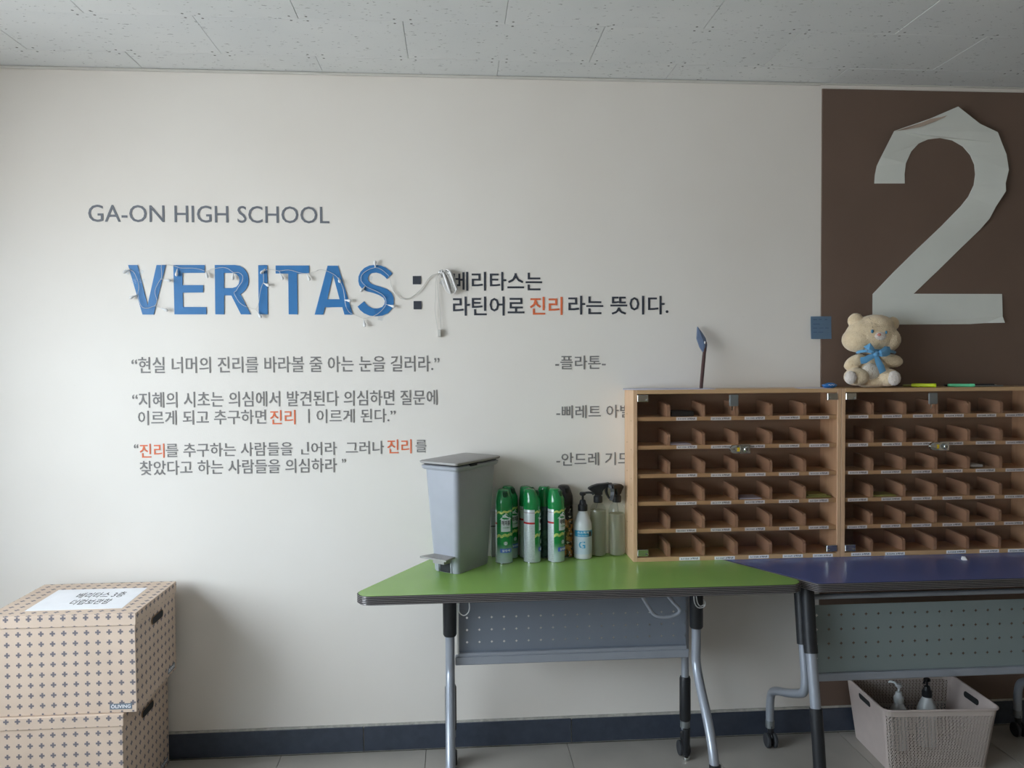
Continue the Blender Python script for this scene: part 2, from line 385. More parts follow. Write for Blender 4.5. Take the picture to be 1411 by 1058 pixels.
letters('wall_text', 'first line of the lowest grey quotation with two orange words', [('quote_mark', '“', 184.5, 190.5, 612, 617.5, 'txt'), ('orange_word', '진리', 192.5, 226.5, 611.5, 631, 'txto'),
    ('lettering', '를 추구하는 사람들을', 228.5, 403, 611, 630, 'txt'), ('broken_glyph', 'ㅣ', 423, 425, 609, 622, 'txt'), ('broken_glyph', 'ㄴ', 415, 425.5, 619, 626, 'txt'), ('lettering', '어라', 428.5, 464, 609, 627, 'txt'),
    ('lettering', '그러나', 476.5, 529, 608, 626, 'txt'), ('orange_word', '진리', 533.5, 567, 605.5, 625, 'txto'), ('lettering', '를', 572.5, 587.5, 606, 623, 'txt')], **G)
letters('wall_text', 'second line of the lowest grey quotation, all grey', [('lettering', '찾았다고 하는 사람들을 의심하라', 192.5, 464, 635, 655, 'txt'), ('quote_mark', '”', 471, 476.5, 632, 637.5, 'txt')], **G)
letters('wall_text', 'short grey Korean name between dashes above the cabinet height', [('lettering', '-플라톤-', 765, 834.5, 490, 509, 'txt')], **G)
letters('wall_text', 'grey Korean name partly hidden behind the upper cabinet side', [('lettering', '-삐레트 아벨', 766.5, 870, 558.5, 576.5, 'txt')], **G)
letters('wall_text', 'lowest grey Korean name partly hidden by the cabinet, above the bottles', [('lettering', '-안드레 기드', 766.5, 868, 624, 642, 'txt')], **G)
# big blue word from traced strokes
def pxl(lst, s, ox, oy): return [(lambda p: (p.x, p.z))(WP(ox+x/s, oy+y/s)) for x, y in lst]
c1 = (10.08, 170, 355); c2 = (10.08, 300, 355); c3 = (9.2, 430, 355); c4 = (9.2, 540, 355)
big = thing('wall_text', 'large blue Latin word with a string of lights taped over it', 'lettering', tuple(WP(190, 433)))
GL = [
 ('letter_v', [pxl([(70,103),(200,103),(340,662),(465,103),(592,103),(425,790),(270,790)], *c1)]),
 ('letter_e', [pxl([(698,103),(1132,103),(1132,210),(823,212),(825,382),(1112,382),(1112,483),(828,486),(832,685),(1155,687),(1157,787),(714,787)], *c1)]),
 ('letter_r', [pxl([(-38,103),(240,103),(310,115),(370,155),(415,220),(432,300),(425,380),(390,445),(350,485),(318,508),(460,787),(325,787),(192,525),(92,523),(92,787),(-30,787)], *c2),
               pxl([(90,213),(90,422),(210,422),(262,405),(295,365),(305,315),(295,265),(262,228),(215,213)], *c2)]),
 ('letter_i', [pxl([(565,105),(690,105),(697,787),(573,787)], *c2)]),
 ('letter_t', [pxl([(807,110),(1270,110),(1270,222),(1105,225),(1112,787),(988,787),(982,222),(807,220)], *c2)]),
 ('letter_a', [pxl([(198,103),(328,103),(518,722),(412,722),(385,627),(165,630),(142,722),(35,722)], *c3), pxl([(266,215),(195,527),(350,527)], *c3)]),
 ('letter_s', [pxl([(1018,203),(985,165),(930,125),(870,100),(800,93),(730,100),(665,130),(615,180),(590,240),(588,300),(600,350),(640,400),(700,428),(780,448),(850,475),(905,510),(925,550),(918,590),(890,625),(830,645),(770,642),(715,615),(680,580),(660,553),(578,620),(610,665),(660,705),(730,735),(810,743),(890,735),(960,705),(1015,645),(1037,580),(1035,510),(1010,450),(950,400),(880,372),(800,350),(740,325),(712,290),(708,250),(725,215),(760,195),(815,190),(870,205),(920,240),(948,270)], *c3)])]
for n, loops in GL: obj(n, to_wall(poly_mesh(loops, .0018), -.0018), M['blue'], big)
cl = thing('wall_text', 'dark square colon after the big blue word', 'lettering', tuple(WP(575, 427)))
for q in ([(265,233),(368,233),(368,338),(265,338)], [(275,550),(376,550),(376,654),(275,654)]):
    obj('dot', to_wall(poly_mesh([pxl(q, *c4)], .0015), -.0015), M['txtd'], cl)
# ------------------------------------------------------------------ giant peeling numeral
c7 = (3.0214, 1130, 110)
n2 = [(222,433),(348,433),(347,395),(352,350),(375,300),(405,268),(445,250),(495,244),(545,254),(590,280),(620,315),(637,355),(641,395),(635,440),(612,488),(580,528),(500,610),(400,705),(300,803),(215,892),(214,1021),(330,1019),(620,1017),(680,1013),(755,1012),(750,985),(752,892),(385,891),(480,800),(580,702),(660,625),(695,580),(720,530),(757,468),(758,435),(770,380),(763,315),(745,270),(722,225),(650,190),(555,121),(440,170),(295,220),(245,325),(232,360),(224,400)]
lift = {40: .022, 41: .018, 42: .016, 39: .015, 38: .017, 37: .010, 36: .010, 35: .014, 34: .012, 33: .016, 32: .010, 31: .008, 43: .008, 24: .012, 25: .006}
me = poly_mesh([pxl(n2, *c7)], .001)
tr = pxl(n2, *c7)
for v in me.vertices:
    k = min(range(len(tr)), key=lambda i: (tr[i][0]-v.co.x)**2+(tr[i][1]-v.co.y)**2)
    v.co = Vector((v.co.x, -.0072-lift.get(k, 0)-v.co.z, v.co.y))
rr = thing('large_number', 'giant white cut-out number two peeling off the brown wall', 'number', (tr[21][0], 0, tr[21][1]))
obj('number_sheet', me, M['paper2'], rr)
bm = nb()
q = [(295,221),(440,171),(554,123),(500,165),(455,185),(400,205),(340,216)]
fv = [bm.verts.new((p[0], -.024-.004*(i > 2), p[1])) for i, p in enumerate(pxl(q, *c7))]; bm.faces.new(fv)
bmesh.ops.solidify(bm, geom=bm.faces[:], thickness=.0008)
obj('curled_edge', bm, M['pink'], rr)['label'] = 'curled pinkish edge'

# ------------------------------------------------------------------ string lights
sl = thing('string_light', 'thin string of small white bulbs taped across the blue word', 'string lights', tuple(WP(360, 400)))
def P3(lst, s, ox, oy, y=-.007): return [tuple(WP(ox+x/s, oy+yy/s, y-random.uniform(0, .006))) for x, yy in lst]
path = P3([(10,195),(75,165),(140,195),(175,260),(205,340),(215,430),(200,510),(225,620),(265,690),(340,700),(400,680),(440,665),(468,600),(440,500),(450,420),(510,310),(532,270),(530,180),(530,100),(600,98),(690,108),(780,140),(870,145),(960,145),(1060,160),(1130,185),(1160,188),(1220,158),(1275,150)], *c1) + \
 P3([(70,135),(150,155),(215,205),(290,205),(345,250),(340,330),(290,400),(255,460),(225,485),(250,540),(300,620),(380,675),(450,695),(525,715),(560,660),(575,580),(590,470),(620,370),(638,340),(635,260),(640,190),(690,165),(780,168),(850,185),(940,172),(1020,175),(1120,205),(1200,220),(1270,215),(1400,175)], *c2) + \
 P3([(60,160),(120,150),(190,170),(265,205),(320,250),(370,330),(400,420),(415,530),(430,620),(470,690),(520,715),(590,745),(655,770),(740,750),(830,715),(900,650),(935,590),(930,520),(880,460),(780,410),(700,375),(665,345),(620,290),(630,220),(700,160),(800,125),(870,145),(930,190),(985,250),(1000,330),(1040,430),(1100,495)], *c3) + \
 P3([(130,518),(220,510),(310,455),(400,360),(460,270),(520,215),(600,205),(650,225)], *c4)
obj('wire', tube(nb(), path, .0009, 5, smooth=2), M['wire'], sl, smooth=True)
obj('wire', tube(nb(), P3([(-10,350),(60,470),(125,524),(220,516),(310,461),(400,366),(460,278),(520,222),(600,212)], *c4, y=-.004), .001, 5, smooth=3), M['wire'], sl, smooth=True)
for l in ([(600,205),(560,230),(555,500),(545,620),(560,780),(582,912)], [(600,208),(570,260),(590,500),(615,700),(622,912)]):
    obj('wire', tube(nb(), P3(l, *c4), .0011, 5, smooth=3), M['wire'], sl, smooth=True)
a, b = WP(540+578/9.2, 355+912/9.2, -.01), WP(540+625/9.2, 355+1005/9.2, -.01)
obj('connector', bx(a.x, b.x, -.016, -.002, b.z, a.z, .002), M['wire'], sl)
def bulb(bm, p, d):
    p = Vector(p); d = Vector(d).normalized(); rot = d.to_track_quat('Z', 'Y').to_matrix().to_4x4()
    b2 = nb(); lathe(b2, [(.0016, 0), (.0024, .003), (.003, .010), (.0048, .015), (.0058, .020), (.0050, .025), (.0022, .028)], 10)
    b2.transform(Matrix.Translation(p) @ rot); return b2
B = [((750,150),(735,250),c1),((520,295),(650,322),c1),((190,515),(90,560),c1),((440,668),(610,735),c1),((1150,190),(1165,275),c1),((75,168),(0,205),c1),
     ((215,210),(210,300),c2),((530,718),(600,830),c2),((640,355),(710,390),c2),((855,190),(900,300),c2),((1240,225),(1275,310),c2),((635,180),(600,215),c2),
     ((800,125),(797,40),c3),((655,385),(620,425),c3),((420,538),(490,548),c3),((940,592),(1045,622),c3),((655,772),(668,870),c3),((345,280),(352,310),c3)]
for a, b, c in B:
    pa = WP(c[1]+a[0]/c[0], c[2]+a[1]/c[0], -.008); pb = WP(c[1]+b[0]/c[0], c[2]+b[1]/c[0], -.016)
    d = pb-pa; L = max(d.length-.024, .001)
    o = obj('bulb', bulb(None, pb-d.normalized()*.026, d), M['bulb'], sl, smooth=True)
    obj('lead', tube(nb(), [pa, pb-d.normalized()*.024], .0009, 5), M['wire'], o)
for (x, y, c, an) in ((170,330,c1,0), (280,330,c1,0), (260,200,c1,.4), (70,205,c1,.3), (960,490,c3,.1), (825,670,c3,-.3), (870,770,c3,.2), (740,262,c3,.3), (430,650,c3,.2), (500,630,c3,0), (640,320,c4,.6)):
    p = WP(c[1]+x/c[0], c[2]+y/c[0]); b2 = bx(-.009, .009, -.0145, -.0138, -.008, .008)
    b2.transform(Matrix.Translation((p.x, 0, p.z)) @ Matrix.Rotation(an, 4, 'Y')); obj('tape_piece', b2, M['tape'], sl)
# coiled bundle wrapped up next to the heading
bd = thing('wire_bundle', 'coiled spare wire and crumpled silver wrap taped beside the heading', 'cable', tuple(WP(615, 388)))
p0, p1 = WP(614, 374, -.02), WP(624, 402, -.02); dr = (p1-p0).normalized(); pr = Vector((dr.z, 0, -dr.x))
for k in range(7):
    o = (k-3)*.0042; pts = []
    for i in range(17):
        a = 2*PI*i/16; pts.append((p0+p1)/2 + dr*(.042+.003*(k % 3))*math.cos(a) + pr*(o+.012*math.sin(a)) + Vector((0, .006*math.sin(a)-.002*(k % 2), 0)))
    obj('coil', tube(nb(), pts, .0014, 5), M['wire'] if k % 2 else M['silver'], bd, smooth=True)
for o, r, l in ((-.016, .0062, .040), (.010, .0068, .044)):
    m0 = (p0+p1)/2+pr*o+Vector((0, -.006, 0)); obj('wrapped_tube', tube(nb(), [m0-dr*l*.9, m0-dr*l*.3, m0+dr*l*.4, m0+dr*l], [r*.8, r, r*1.05, r*.8], 9), M['silver'], bd, smooth=True)
bm = nb()
for k in range(9):
    p = WP(606+random.random()*14, 372+random.random()*10, -.016-random.random()*.01); ell(bm, p, (.008, .006, .005), 6, 4, Matrix.Rotation(random.random()*3, 4, 'Y'))
o = obj('crumpled_wrap', bm, M['silver'], bd); o['kind'] = 'stuff'

# ------------------------------------------------------------------ tables
ZT = .75
def table_top(r, poly, rads, mat_top):
    P = rounded(poly, rads, 7); cx = sum(p[0] for p in P)/len(P); cy = sum(p[1] for p in P)/len(P)
    obj('tabletop', prism(nb(), P, ZT-.006, ZT, 'z'), mat_top, r)
    # ribbed edge band: stacked profile pushed outwards
    ar = sum(P[i][0]*P[(i+1) % len(P)][1]-P[(i+1) % len(P)][0]*P[i][1] for i in range(len(P)))
    n = len(P); nr = []
    for i in range(n):
        a, b, c = Vector(P[i-1]), Vector(P[i]), Vector(P[(i+1) % n])
        t1 = (b-a); t2 = (c-b); t = (t1.normalized() if t1.length > 1e-7 else Vector((0, 0)))+(t2.normalized() if t2.length > 1e-7 else Vector((0, 0)))
        t.normalize(); q = Vector((t.y, -t.x)); nr.append(q if ar > 0 else -q)
    prof = [(0, -.0005)]
    for k in range(5):
        z = -.0015-k*.0058; prof += [(.0002, z), (.0034, z-.0008), (.0040, z-.0020), (.0034, z-.0032), (.0002, z-.0040)]
    prof += [(0, -.0305)]
    bm = nb(); rings = []
    for o, z in prof: rings.append([bm.verts.new((P[i][0]+nr[i].x*o, P[i][1]+nr[i].y*o, ZT+z)) for i in range(n)])
    for k, (a, b) in enumerate(zip(rings, rings[1:])):
        for i in range(n):
            f = bm.faces.new((a[i], a[(i+1) % n], b[(i+1) % n], b[i])); f.material_index = 1 if (prof[k][0] < .0036 and prof[k+1][0] < .0036) else 0
    obj('edge_band', bm, [M['edge'], M['edged']], r)
    obj('underside', prism(nb(), P, ZT-.0302, ZT-.007, 'z'), M['edged'], r)
def castor(name, x, y, parent, off=-1):
    o = obj(name, lathe(nb(), [(.009, .052), (.012, .062), (.012, .085)], 12, (x, y, 0)), M['blackpl'], parent, smooth=True)
    for s in (-1, 1):
        b2 = nb(); lathe(b2, [(.010, -.006), (.024, -.007), (.028, -.004), (.028, .004), (.024, .007), (.010, .006)], 18)
        b2.transform(Matrix.Translation((x+s*.014, y+off*.004, .028)) @ Matrix.Rotation(PI/2, 4, 'Y')); obj('wheel', b2, M['rubber'], o, smooth=True)
    obj('castor_hood', ell(nb(), (x, y, .040), (.009, .022, .016), 10, 6), M['blackpl'], o, smooth=True)
    return o
def leg_front(x, r, pts, rad=.0165, black=None, capz=None):
    o = obj('leg', tube(nb(), pts, rad, 14, smooth=4), M['silverpaint'], r, smooth=True); return o
# green table
tg = thing('folding_table', 'trapezoid folding table with a bright green top', 'table', (.42, -.25, 0))
table_top(tg, [(-.352, -.487), (1.205, -.487), (.925, -.004), (-.085, -.004)], [.045, .045, .03, .03], M['green'])
for x in (-.022, .862):
    l = leg_front(x, tg, [(x, -.295, .72), (x, -.295, .50), (x, -.295, .42), (x, -.335, .36), (x, -.41, .28), (x, -.47, .20), (x, -.50, .12), (x, -.505, .075)])
    obj('sleeve', lathe(nb(), [(.021, 0), (.024, .006), (.025, .16), (.025, .175)], 16, (x, -.295, .545)), M['blackpl'], l, smooth=True)
    obj('foot_cap', tube(nb(), [(x, -.499, .15), (x, -.505, .07)], .0195, 14), M['blackpl'], l, smooth=True)
    castor('castor', x, -.505, l)
    l = obj('rear_leg', tube(nb(), [(x, -.16, .72), (x, -.16, .30), (x, -.16, .11)], .0145, 12), M['silverpaint'], tg, smooth=True)
    obj('sleeve', lathe(nb(), [(.018, 0), (.021, .006), (.021, .16), (.018, .168)], 16, (x, -.16, .145)), M['blackpl'], l, smooth=True)
    obj('ring', lathe(nb(), [(.0185, 0), (.0185, .026)], 16, (x, -.16, .119)), M['zinc'], l, smooth=True)
    obj('glide', lathe(nb(), [(.012, .018), (.013, .022), (.012, .055), (.014, .06), (.014, .12)], 12, (x, -.176, 0)), M['blackpl'], l, smooth=True)
    obj('bolt', lathe(nb(), [(.007, .0), (.012, .003), (.012, .014), (.006, .018), (.006, .03)], 10, (x, -.176, 0)), M['chrome'], l, smooth=True)
    castor('castor', x+.001, -.132, l)
    obj('hinge_bar', bx(x-.011, x+.011, -.33, -.14, .69, .72, .003), M['silverpaint'], tg)
GP = holes('perforated_green_table_panel', (128, 136, 148), .3, .45, .044, .044, .0042, zr=(.01, .145), ox=.0075, oz=.012)
objat('modesty_panel', bx(0, .823, -.0008, .0008, 0, .225), GP, tg, (.009, -.267, .475))
obj('panel_rail', bx(-.004, .84, -.282, -.255, .432, .463, .003), M['silverpaint'], tg)
obj('panel_lip', bx(.009, .832, -.282, -.268, .463, .476, .002), M['silverpaint'], tg)
obj('panel_strip', bx(.004, .008, -.272, -.262, .47, .70), M['frame'], tg)
def hook(pts, Y, r, parent, m='frame', name='wire_hook'):
    obj(name, tube(nb(), [tuple(WP(x, y, Y)) for x, y in pts], r, 8, smooth=5), M[m], parent, smooth=True)
hook([(633,822),(632,836),(633,844),(639,848),(645,844),(647,836),(645,822)], -.315, .0020, tg)
hook([(956,818),(957,830),(962,837),(970,836),(972,830),(969,826)], -.33, .0019, tg)
hook([(959,818),(961,830),(965,835),(970,833)], -.325, .0019, tg)
hook([(884,820),(893,835),(902,847),(918,850),(933,846),(936,839),(928,830),(918,818)], -.40, .0062, tg, 'silverpaint', 'fold_lever')
# blue table
tb = thing('folding_table', 'trapezoid folding table with a dark blue top under the cabinets', 'table', (1.72, -.25, 0))
table_top(tb, [(1.222, -.487), (2.225, -.487), (2.51, -.004), (.940, -.004)], [.02, .045, .03, .02], M['navy'])
for x in (1.222, 2.24):
    s0 = -1 if x < 2 else 1
    l = obj('leg', tube(nb(), [(x, -.405, .70), (x, -.425, .56), (x, -.445, .46), (x, -.475, .31), (x, -.506, .13), (x, -.512, .09)], .0180, 14, smooth=3), M['silverpaint'], tb, smooth=True)
    obj('sleeve', tube(nb(), [(x, -.403, .715), (x, -.425, .56), (x, -.438, .495)], .0235, 14, smooth=3), M['blackpl'], l, smooth=True)
    obj('lower_sleeve', tube(nb(), [(x, -.474, .318), (x, -.495, .20), (x, -.512, .07)], .0215, 14, smooth=3), M['blackpl'], l, smooth=True)
    castor('castor', x, -.512, l)
    l = obj('rear_leg', tube(nb(), [(x-.004, -.355, .70), (x-.004, -.385, .50), (x-.004, -.402, .40), (x-.004, -.395, .345), (x-.004, -.355, .318), (x-.004, -.25, .275), (x-.004, -.165, .245), (x-.004, -.115, .215), (x-.004, -.10, .16), (x-.004, -.10, .085)], .0155, 12, smooth=4), M['silverpaint'], tb, smooth=True)
    obj('sleeve', tube(nb(), [(x-.004, -.353, .715), (x-.004, -.385, .508)], .0215, 14), M['blackpl'], l, smooth=True)
    obj('ring', lathe(nb(), [(.017, 0), (.017, .028)], 14, (x-.004, -.10, .075)), M['zinc'], l, smooth=True)
    castor('castor', x-.004, -.105, l)
BP = holes('perforated_blue_table_panel', (134, 146, 146), .15, .5, .0457, .0515, .0056, zr=(.03, .235), ox=.016-.0228, oz=.052-.02575)
objat('modesty_panel', bx(0, .93, -.0008, .0008, 0, .243), BP, tb, (1.262, -.36, .392))
obj('panel_rail', bx(1.258, 2.20, -.372, -.348, .364, .391, .003), M['silverpaint'], tb)
obj('support_bar', tube(nb(), [(1.25, -.36, .665), (2.21, -.36, .665)], .0095, 12), M['silverpaint'], tb, smooth=True)
obj('bar_bracket', bx(1.246, 1.258, -.378, -.342, .635, .722, .002), M['silverpaint'], tb)
obj('bar_bracket', bx(2.205, 2.217, -.378, -.342, .635, .722, .002), M['silverpaint'], tb)

# ------------------------------------------------------------------ pigeonhole cabinets
CY, CW, CZ0, CZ1 = -.150, .806, ZT, 1.397
SH = [1.2875, 1.180, 1.0725, .968, .8635]      # shelf centre heights
def label_text(n):
    if n not in label_text.c:
        me = text_mesh(n, 0, .066, 0, .0062, ext=.0003, bold=.02, res=1); label_text.c[n] = to_wall(me, 0)
    return label_text.c[n]
label_text.c = {}
hex_clip = None
def cabinet(x0, label, divs, labx, seam, code, skip):
    r = thing('pigeonhole_cabinet', label, 'cabinet', (x0+CW/2, -.075, ZT))
    x1 = x0+CW
    obj('side_panel', bx(x0, x0+.015, CY, -.003, CZ0, CZ1, .0008), M['woodv'], r); obj('side_panel', bx(x1-.015, x1, CY, -.003, CZ0, CZ1, .0008), M['woodv'], r)
    obj('top_panel', bx(x0+.0152, x1-.0152, CY, -.003, CZ1-.015, CZ1, .0008), M['wood'], r); obj('bottom_panel', bx(x0+.0152, x1-.0152, CY, -.003, CZ0, CZ0+.016, .0008), M['wood'], r)
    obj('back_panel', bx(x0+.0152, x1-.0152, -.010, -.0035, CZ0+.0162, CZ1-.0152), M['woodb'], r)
    for z in SH: obj('shelf', bx(x0+.0154, x1-.0154, CY+.0065, -.0105, z-.0075, z+.0075, .0006), M['wood'], r)
    prof = [(CY+.012, 0), (CY+.012, .036), (CY+.0145, .042), (CY+.020, .0455), (CY+.028, .047), (-.045, .0525), (-.011, .0535), (-.011, 0)]
    dm = None
    for d in divs:
        for z in [ZT+.016]+[s+.0076 for s in SH]:
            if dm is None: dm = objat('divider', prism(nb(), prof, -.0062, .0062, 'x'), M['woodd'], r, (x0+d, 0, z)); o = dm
            else: o = dm.copy(); COL.objects.link(o)
            o.location = Vector((x0+d, 0, z))-base(r)
    rows = SH+[ZT+.008]
    card = None
    for ri, z in enumerate(rows):
        y = CY+.0063 if ri < 5 else CY-.0002
        for ci, lx in enumerate(labx):
            if (ri, ci) in skip: continue
            if ri == 5: lx += .012
            if card is None: card = objat('name_label', bx(0, .079, -.0006, 0, -.0062, .0062), M['white'], r, (0, 0, 0)); o = card
            else: o = card.copy(); COL.objects.link(o)
            o.location = Vector((x0+lx+random.uniform(-.002, .002), y, z+random.uniform(-.0008, .0008)))-base(r)
            n = code+str(ri*len(labx)+ci+1).zfill(2)+' 3학년'
            t = objat('print', label_text(n), M['ink'], None, (0, 0, 0)) if False else None
            t = bpy.data.objects.new('print', label_text(n)); 
            if not t.data.materials: t.data.materials.append(M['ink'])
            link(t, o); t.location = (.006, -.0008, -.003)
    # doors
    for side in (0, 1):
        a, b = (x0+.0165, x0+seam-.001) if side == 0 else (x0+seam+.001, x1-.0165)
        g = obj('glass_door', bx(a, b, CY+.001, CY+.005, CZ0+.0175, CZ1-.0165), M['bronze'], r)
        for z in (CZ0+.034, CZ1-.031):
            xx = a if side == 0 else b; s = 1 if side == 0 else -1
            bm = nb(); box(bm, min(xx-s*.001, xx+s*.040), max(xx-s*.001, xx+s*.040), CY-.004, CY+.0075, z-.0125, z+.0125, .001)
            h = obj('hinge_clip', bm, M['chrome'], g)
            for dx, dz in ((.033, -.006),):
                b2 = nb(); lathe(b2, [(.0045, 0), (.0045, .003), (.002, .004)], 10); b2.transform(Matrix.Translation((xx+s*dx, CY-.004, z+dz)) @ Matrix.Rotation(PI/2, 4, 'X'))
                bb = bmesh.new(); bb.from_mesh(h.data); me2 = bpy.data.meshes.new('t'); b2.to_mesh(me2); b2.free(); me2.transform(Matrix.Translation(-base(r))); bb.from_mesh(me2); bb.to_mesh(h.data); bb.free()
        if side == 0:
            p = obj('catch_plate', bx(b-.040, b-.004, CY-.002, CY+.007, CZ1-.064, CZ1-.020, .004, 2), M['zinc'], g)
            obj('catch_pin', tube(nb(), [(b-.026, CY+.008, CZ1-.080), (b-.026, CY+.008, CZ1-.064)], .003, 8), M['chrome'], g)
            b2 = bx(b-.026, b+.0005, CY-.012, CY+.008, 1.155, 1.187, .004, 2); obj('lock_keeper', b2, M['chrome'], g, smooth=True)
            obj('sticker', bx(b-.017, b-.004, CY-.0126, CY-.0120, 1.163, 1.178), M['yel'], g)
            b2 = nb(); lathe(b2, [(.004, 0), (.016, .001), (.014, .008), (.006, .011)], 16); b2.transform(Matrix.Translation((b-.026, CY-.004, 1.171)) @ Matrix.Rotation(PI/2, 4, 'X')); obj('lock_knob', b2, M['chrome'], g, smooth=True)
        else:
            obj('lock_plate', bx(a, a+.038, CY-.006, CY+.007, 1.154, 1.188, .001), M['chrome'], g)
            b2 = nb(); lathe(b2, [(.011, 0), (.011, .010), (.009, .012), (.003, .0125)], 18); b2.transform(Matrix.Translation((a+.021, CY-.006, 1.170)) @ Matrix.Rotation(PI/2, 4, 'X')); obj('lock_barrel', b2, M['chrome'], g, smooth=True)
            obj('keyhole', bx(a+.0198, a+.0222, CY-.0192, CY-.0184, 1.165, 1.175), M['dark'], g)
    for yy in (-.045, -.115):
        for zz in (1.29, 1.18, 1.07, .97, .87):
            b2 = nb(); lathe(b2, [(.0024, 0), (.0024, .0006)], 8); b2.transform(Matrix.Translation((x0, yy, zz-(.01 if yy < -.1 else -.012))) @ Matrix.Rotation(-PI/2, 4, 'Y')); obj('screw_cap', b2, M['kraftp'], r)
    return r
XA, XB = .667, 1.4745
cabinet(XA, 'beech pigeonhole cabinet with tinted glass doors standing mostly on the green table', [.138, .272, .401, .535, .668], [.165, .299, .431, .565, .683], .409, '211', {(2, 9)})
cabinet(XB, 'beech pigeonhole cabinet on the blue table alone, cut off by the photo edge', [.128, .258, .386, .518, .650], [.030, .163, .286, .412, .545, .664], .388, '212', {(5, 2)})
def shelf_z(k): return SH[k]+.0080
# things lying in the pigeonholes
bm = bx(.815, .905, -.132, -.05, shelf_z(0), shelf_z(0)+.020, .003, 2); tag(recenter(obj('wallet', bm, M['blackpl'])), 'flat black case lying in the top row of the cabinet on the green table', 'case')
def sheet(name, label, cat, x0, x1, y0, y1, z, m, h=.0015, n=1, group=None, curl=0):
    bm = nb(); box(bm, x0, x1, y0, y1, z, z+h)
    return tag(recenter(obj(name, bm, M[m])), label, cat, group)
sheet('folded_paper', 'thin white folded paper in the second row under the black case', 'paper', .815, .895, -.13, -.05, shelf_z(1), 'lilac', .003)
sheet('folded_paper', 'white paper slip in the fourth row, just right of the first cabinet door seam', 'paper', 1.085, 1.17, -.13, -.04, shelf_z(3), 'lilac', .003)
M['olive'] = mat('olive_cloth', (150, 150, 84), .9); M['clear'] = clearm('clear_plastic', (.9, .92, .92, 1), rough=.1)
bm = nb(); box(bm, 1.345, 1.445, -.132, -.03, shelf_z(3), shelf_z(3)+.007, .002); box(bm, 1.355, 1.43, -.125, -.05, shelf_z(3)+.007, shelf_z(3)+.013, .002)
tag(recenter(obj('folded_cloth', bm, M['olive'])), 'olive folded cloth in the fourth row, last pigeonhole of the cabinet on the green table', 'cloth')
sheet('folded_paper', 'olive green card in the fourth row of the cabinet on the blue table', 'paper', 1.612, 1.705, -.13, -.05, shelf_z(3), 'olive', .006)
bm = nb(); box(bm, 2.008, 2.070, -.128, -.06, shelf_z(2), shelf_z(2)+.022, .003)
pb = recenter(obj('plastic_box', bm, M['clear'])); tag(pb, 'clear plastic box in the third row of the cabinet on the blue table', 'box')
obj('folded_note', bx(2.014, 2.062, -.122, -.07, shelf_z(2)+.003, shelf_z(2)+.012), M['white'], pb)

# ------------------------------------------------------------------ on top of the cabinets
def flat(name, label, cat, pts, z, m, h=.0012):
    return tag(recenter(obj(name, prism(nb(), pts, z, z+h, 'z'), M[m])), label, cat)
flat('paper_sheet', 'lilac white paper sheets overhanging the near corner of the cabinet on the green table', 'paper', [(.636, -.112), (.72, -.140), (.985, -.139), (.985, -.02), (.66, -.01)], CZ1, 'lilac', .0022)
flat('paper_sheet', 'thin white sheet between the toy spear and the teddy bear', 'paper', [(1.31, -.145), (1.44, -.147), (1.45, -.06), (1.33, -.05)], CZ1, 'lilac', .001)
# toy spear
sp = thing('toy_spear', 'toy spear with brown shaft and blue grey blade leaning against the wall', 'toy', tuple(WP(966, 533, -.10)))
M['shaft'] = mat('dark_brown_felt', (74, 48, 46), .8, sheen=.3, bump=.3, bscale=600); M['blade'] = mat('blue_grey_felt', (94, 110, 138), .75, sheen=.3, bump=.2, bscale=600)
a0 = Vector((WP(966, 533, -.105).x, -.105, CZ1+.003))
def SPT(px, py): 
    k = (533-py)/(533-450); return WP(px, py, -.105+.085*k)
A, B_, C_ = a0, SPT(970, 490), SPT(972, 472)
obj('shaft', tube(nb(), [A, A.lerp(B_, .5), B_, C_], [.0068, .0072, .0072, .006], 12), M['shaft'], sp, smooth=True)
bm = nb()
ol = [(961, 450), (967, 458), (972, 466), (974, 475), (973, 484), (969, 486), (964, 478), (960, 466)]
f = [bm.verts.new(SPT(*p)+Vector((0, -.004, 0))) for p in ol]; b = [bm.verts.new(SPT(*p)+Vector((0, .006, 0))) for p in ol]
cf = bm.verts.new(SPT(968, 470)+Vector((0, -.011, 0)))
for i in range(8): bm.faces.new((f[i], f[(i+1) % 8], cf)); bm.faces.new((f[i], b[i], b[(i+1) % 8], f[(i+1) % 8]))
bm.faces.new(b); obj('blade', bm, M['blade'], sp)
obj('blade_highlight', ell(nb(), SPT(970, 472)+Vector((0, -.011, 0)), (.003, .002, .006), 8, 6), M['white'], sp, smooth=True)
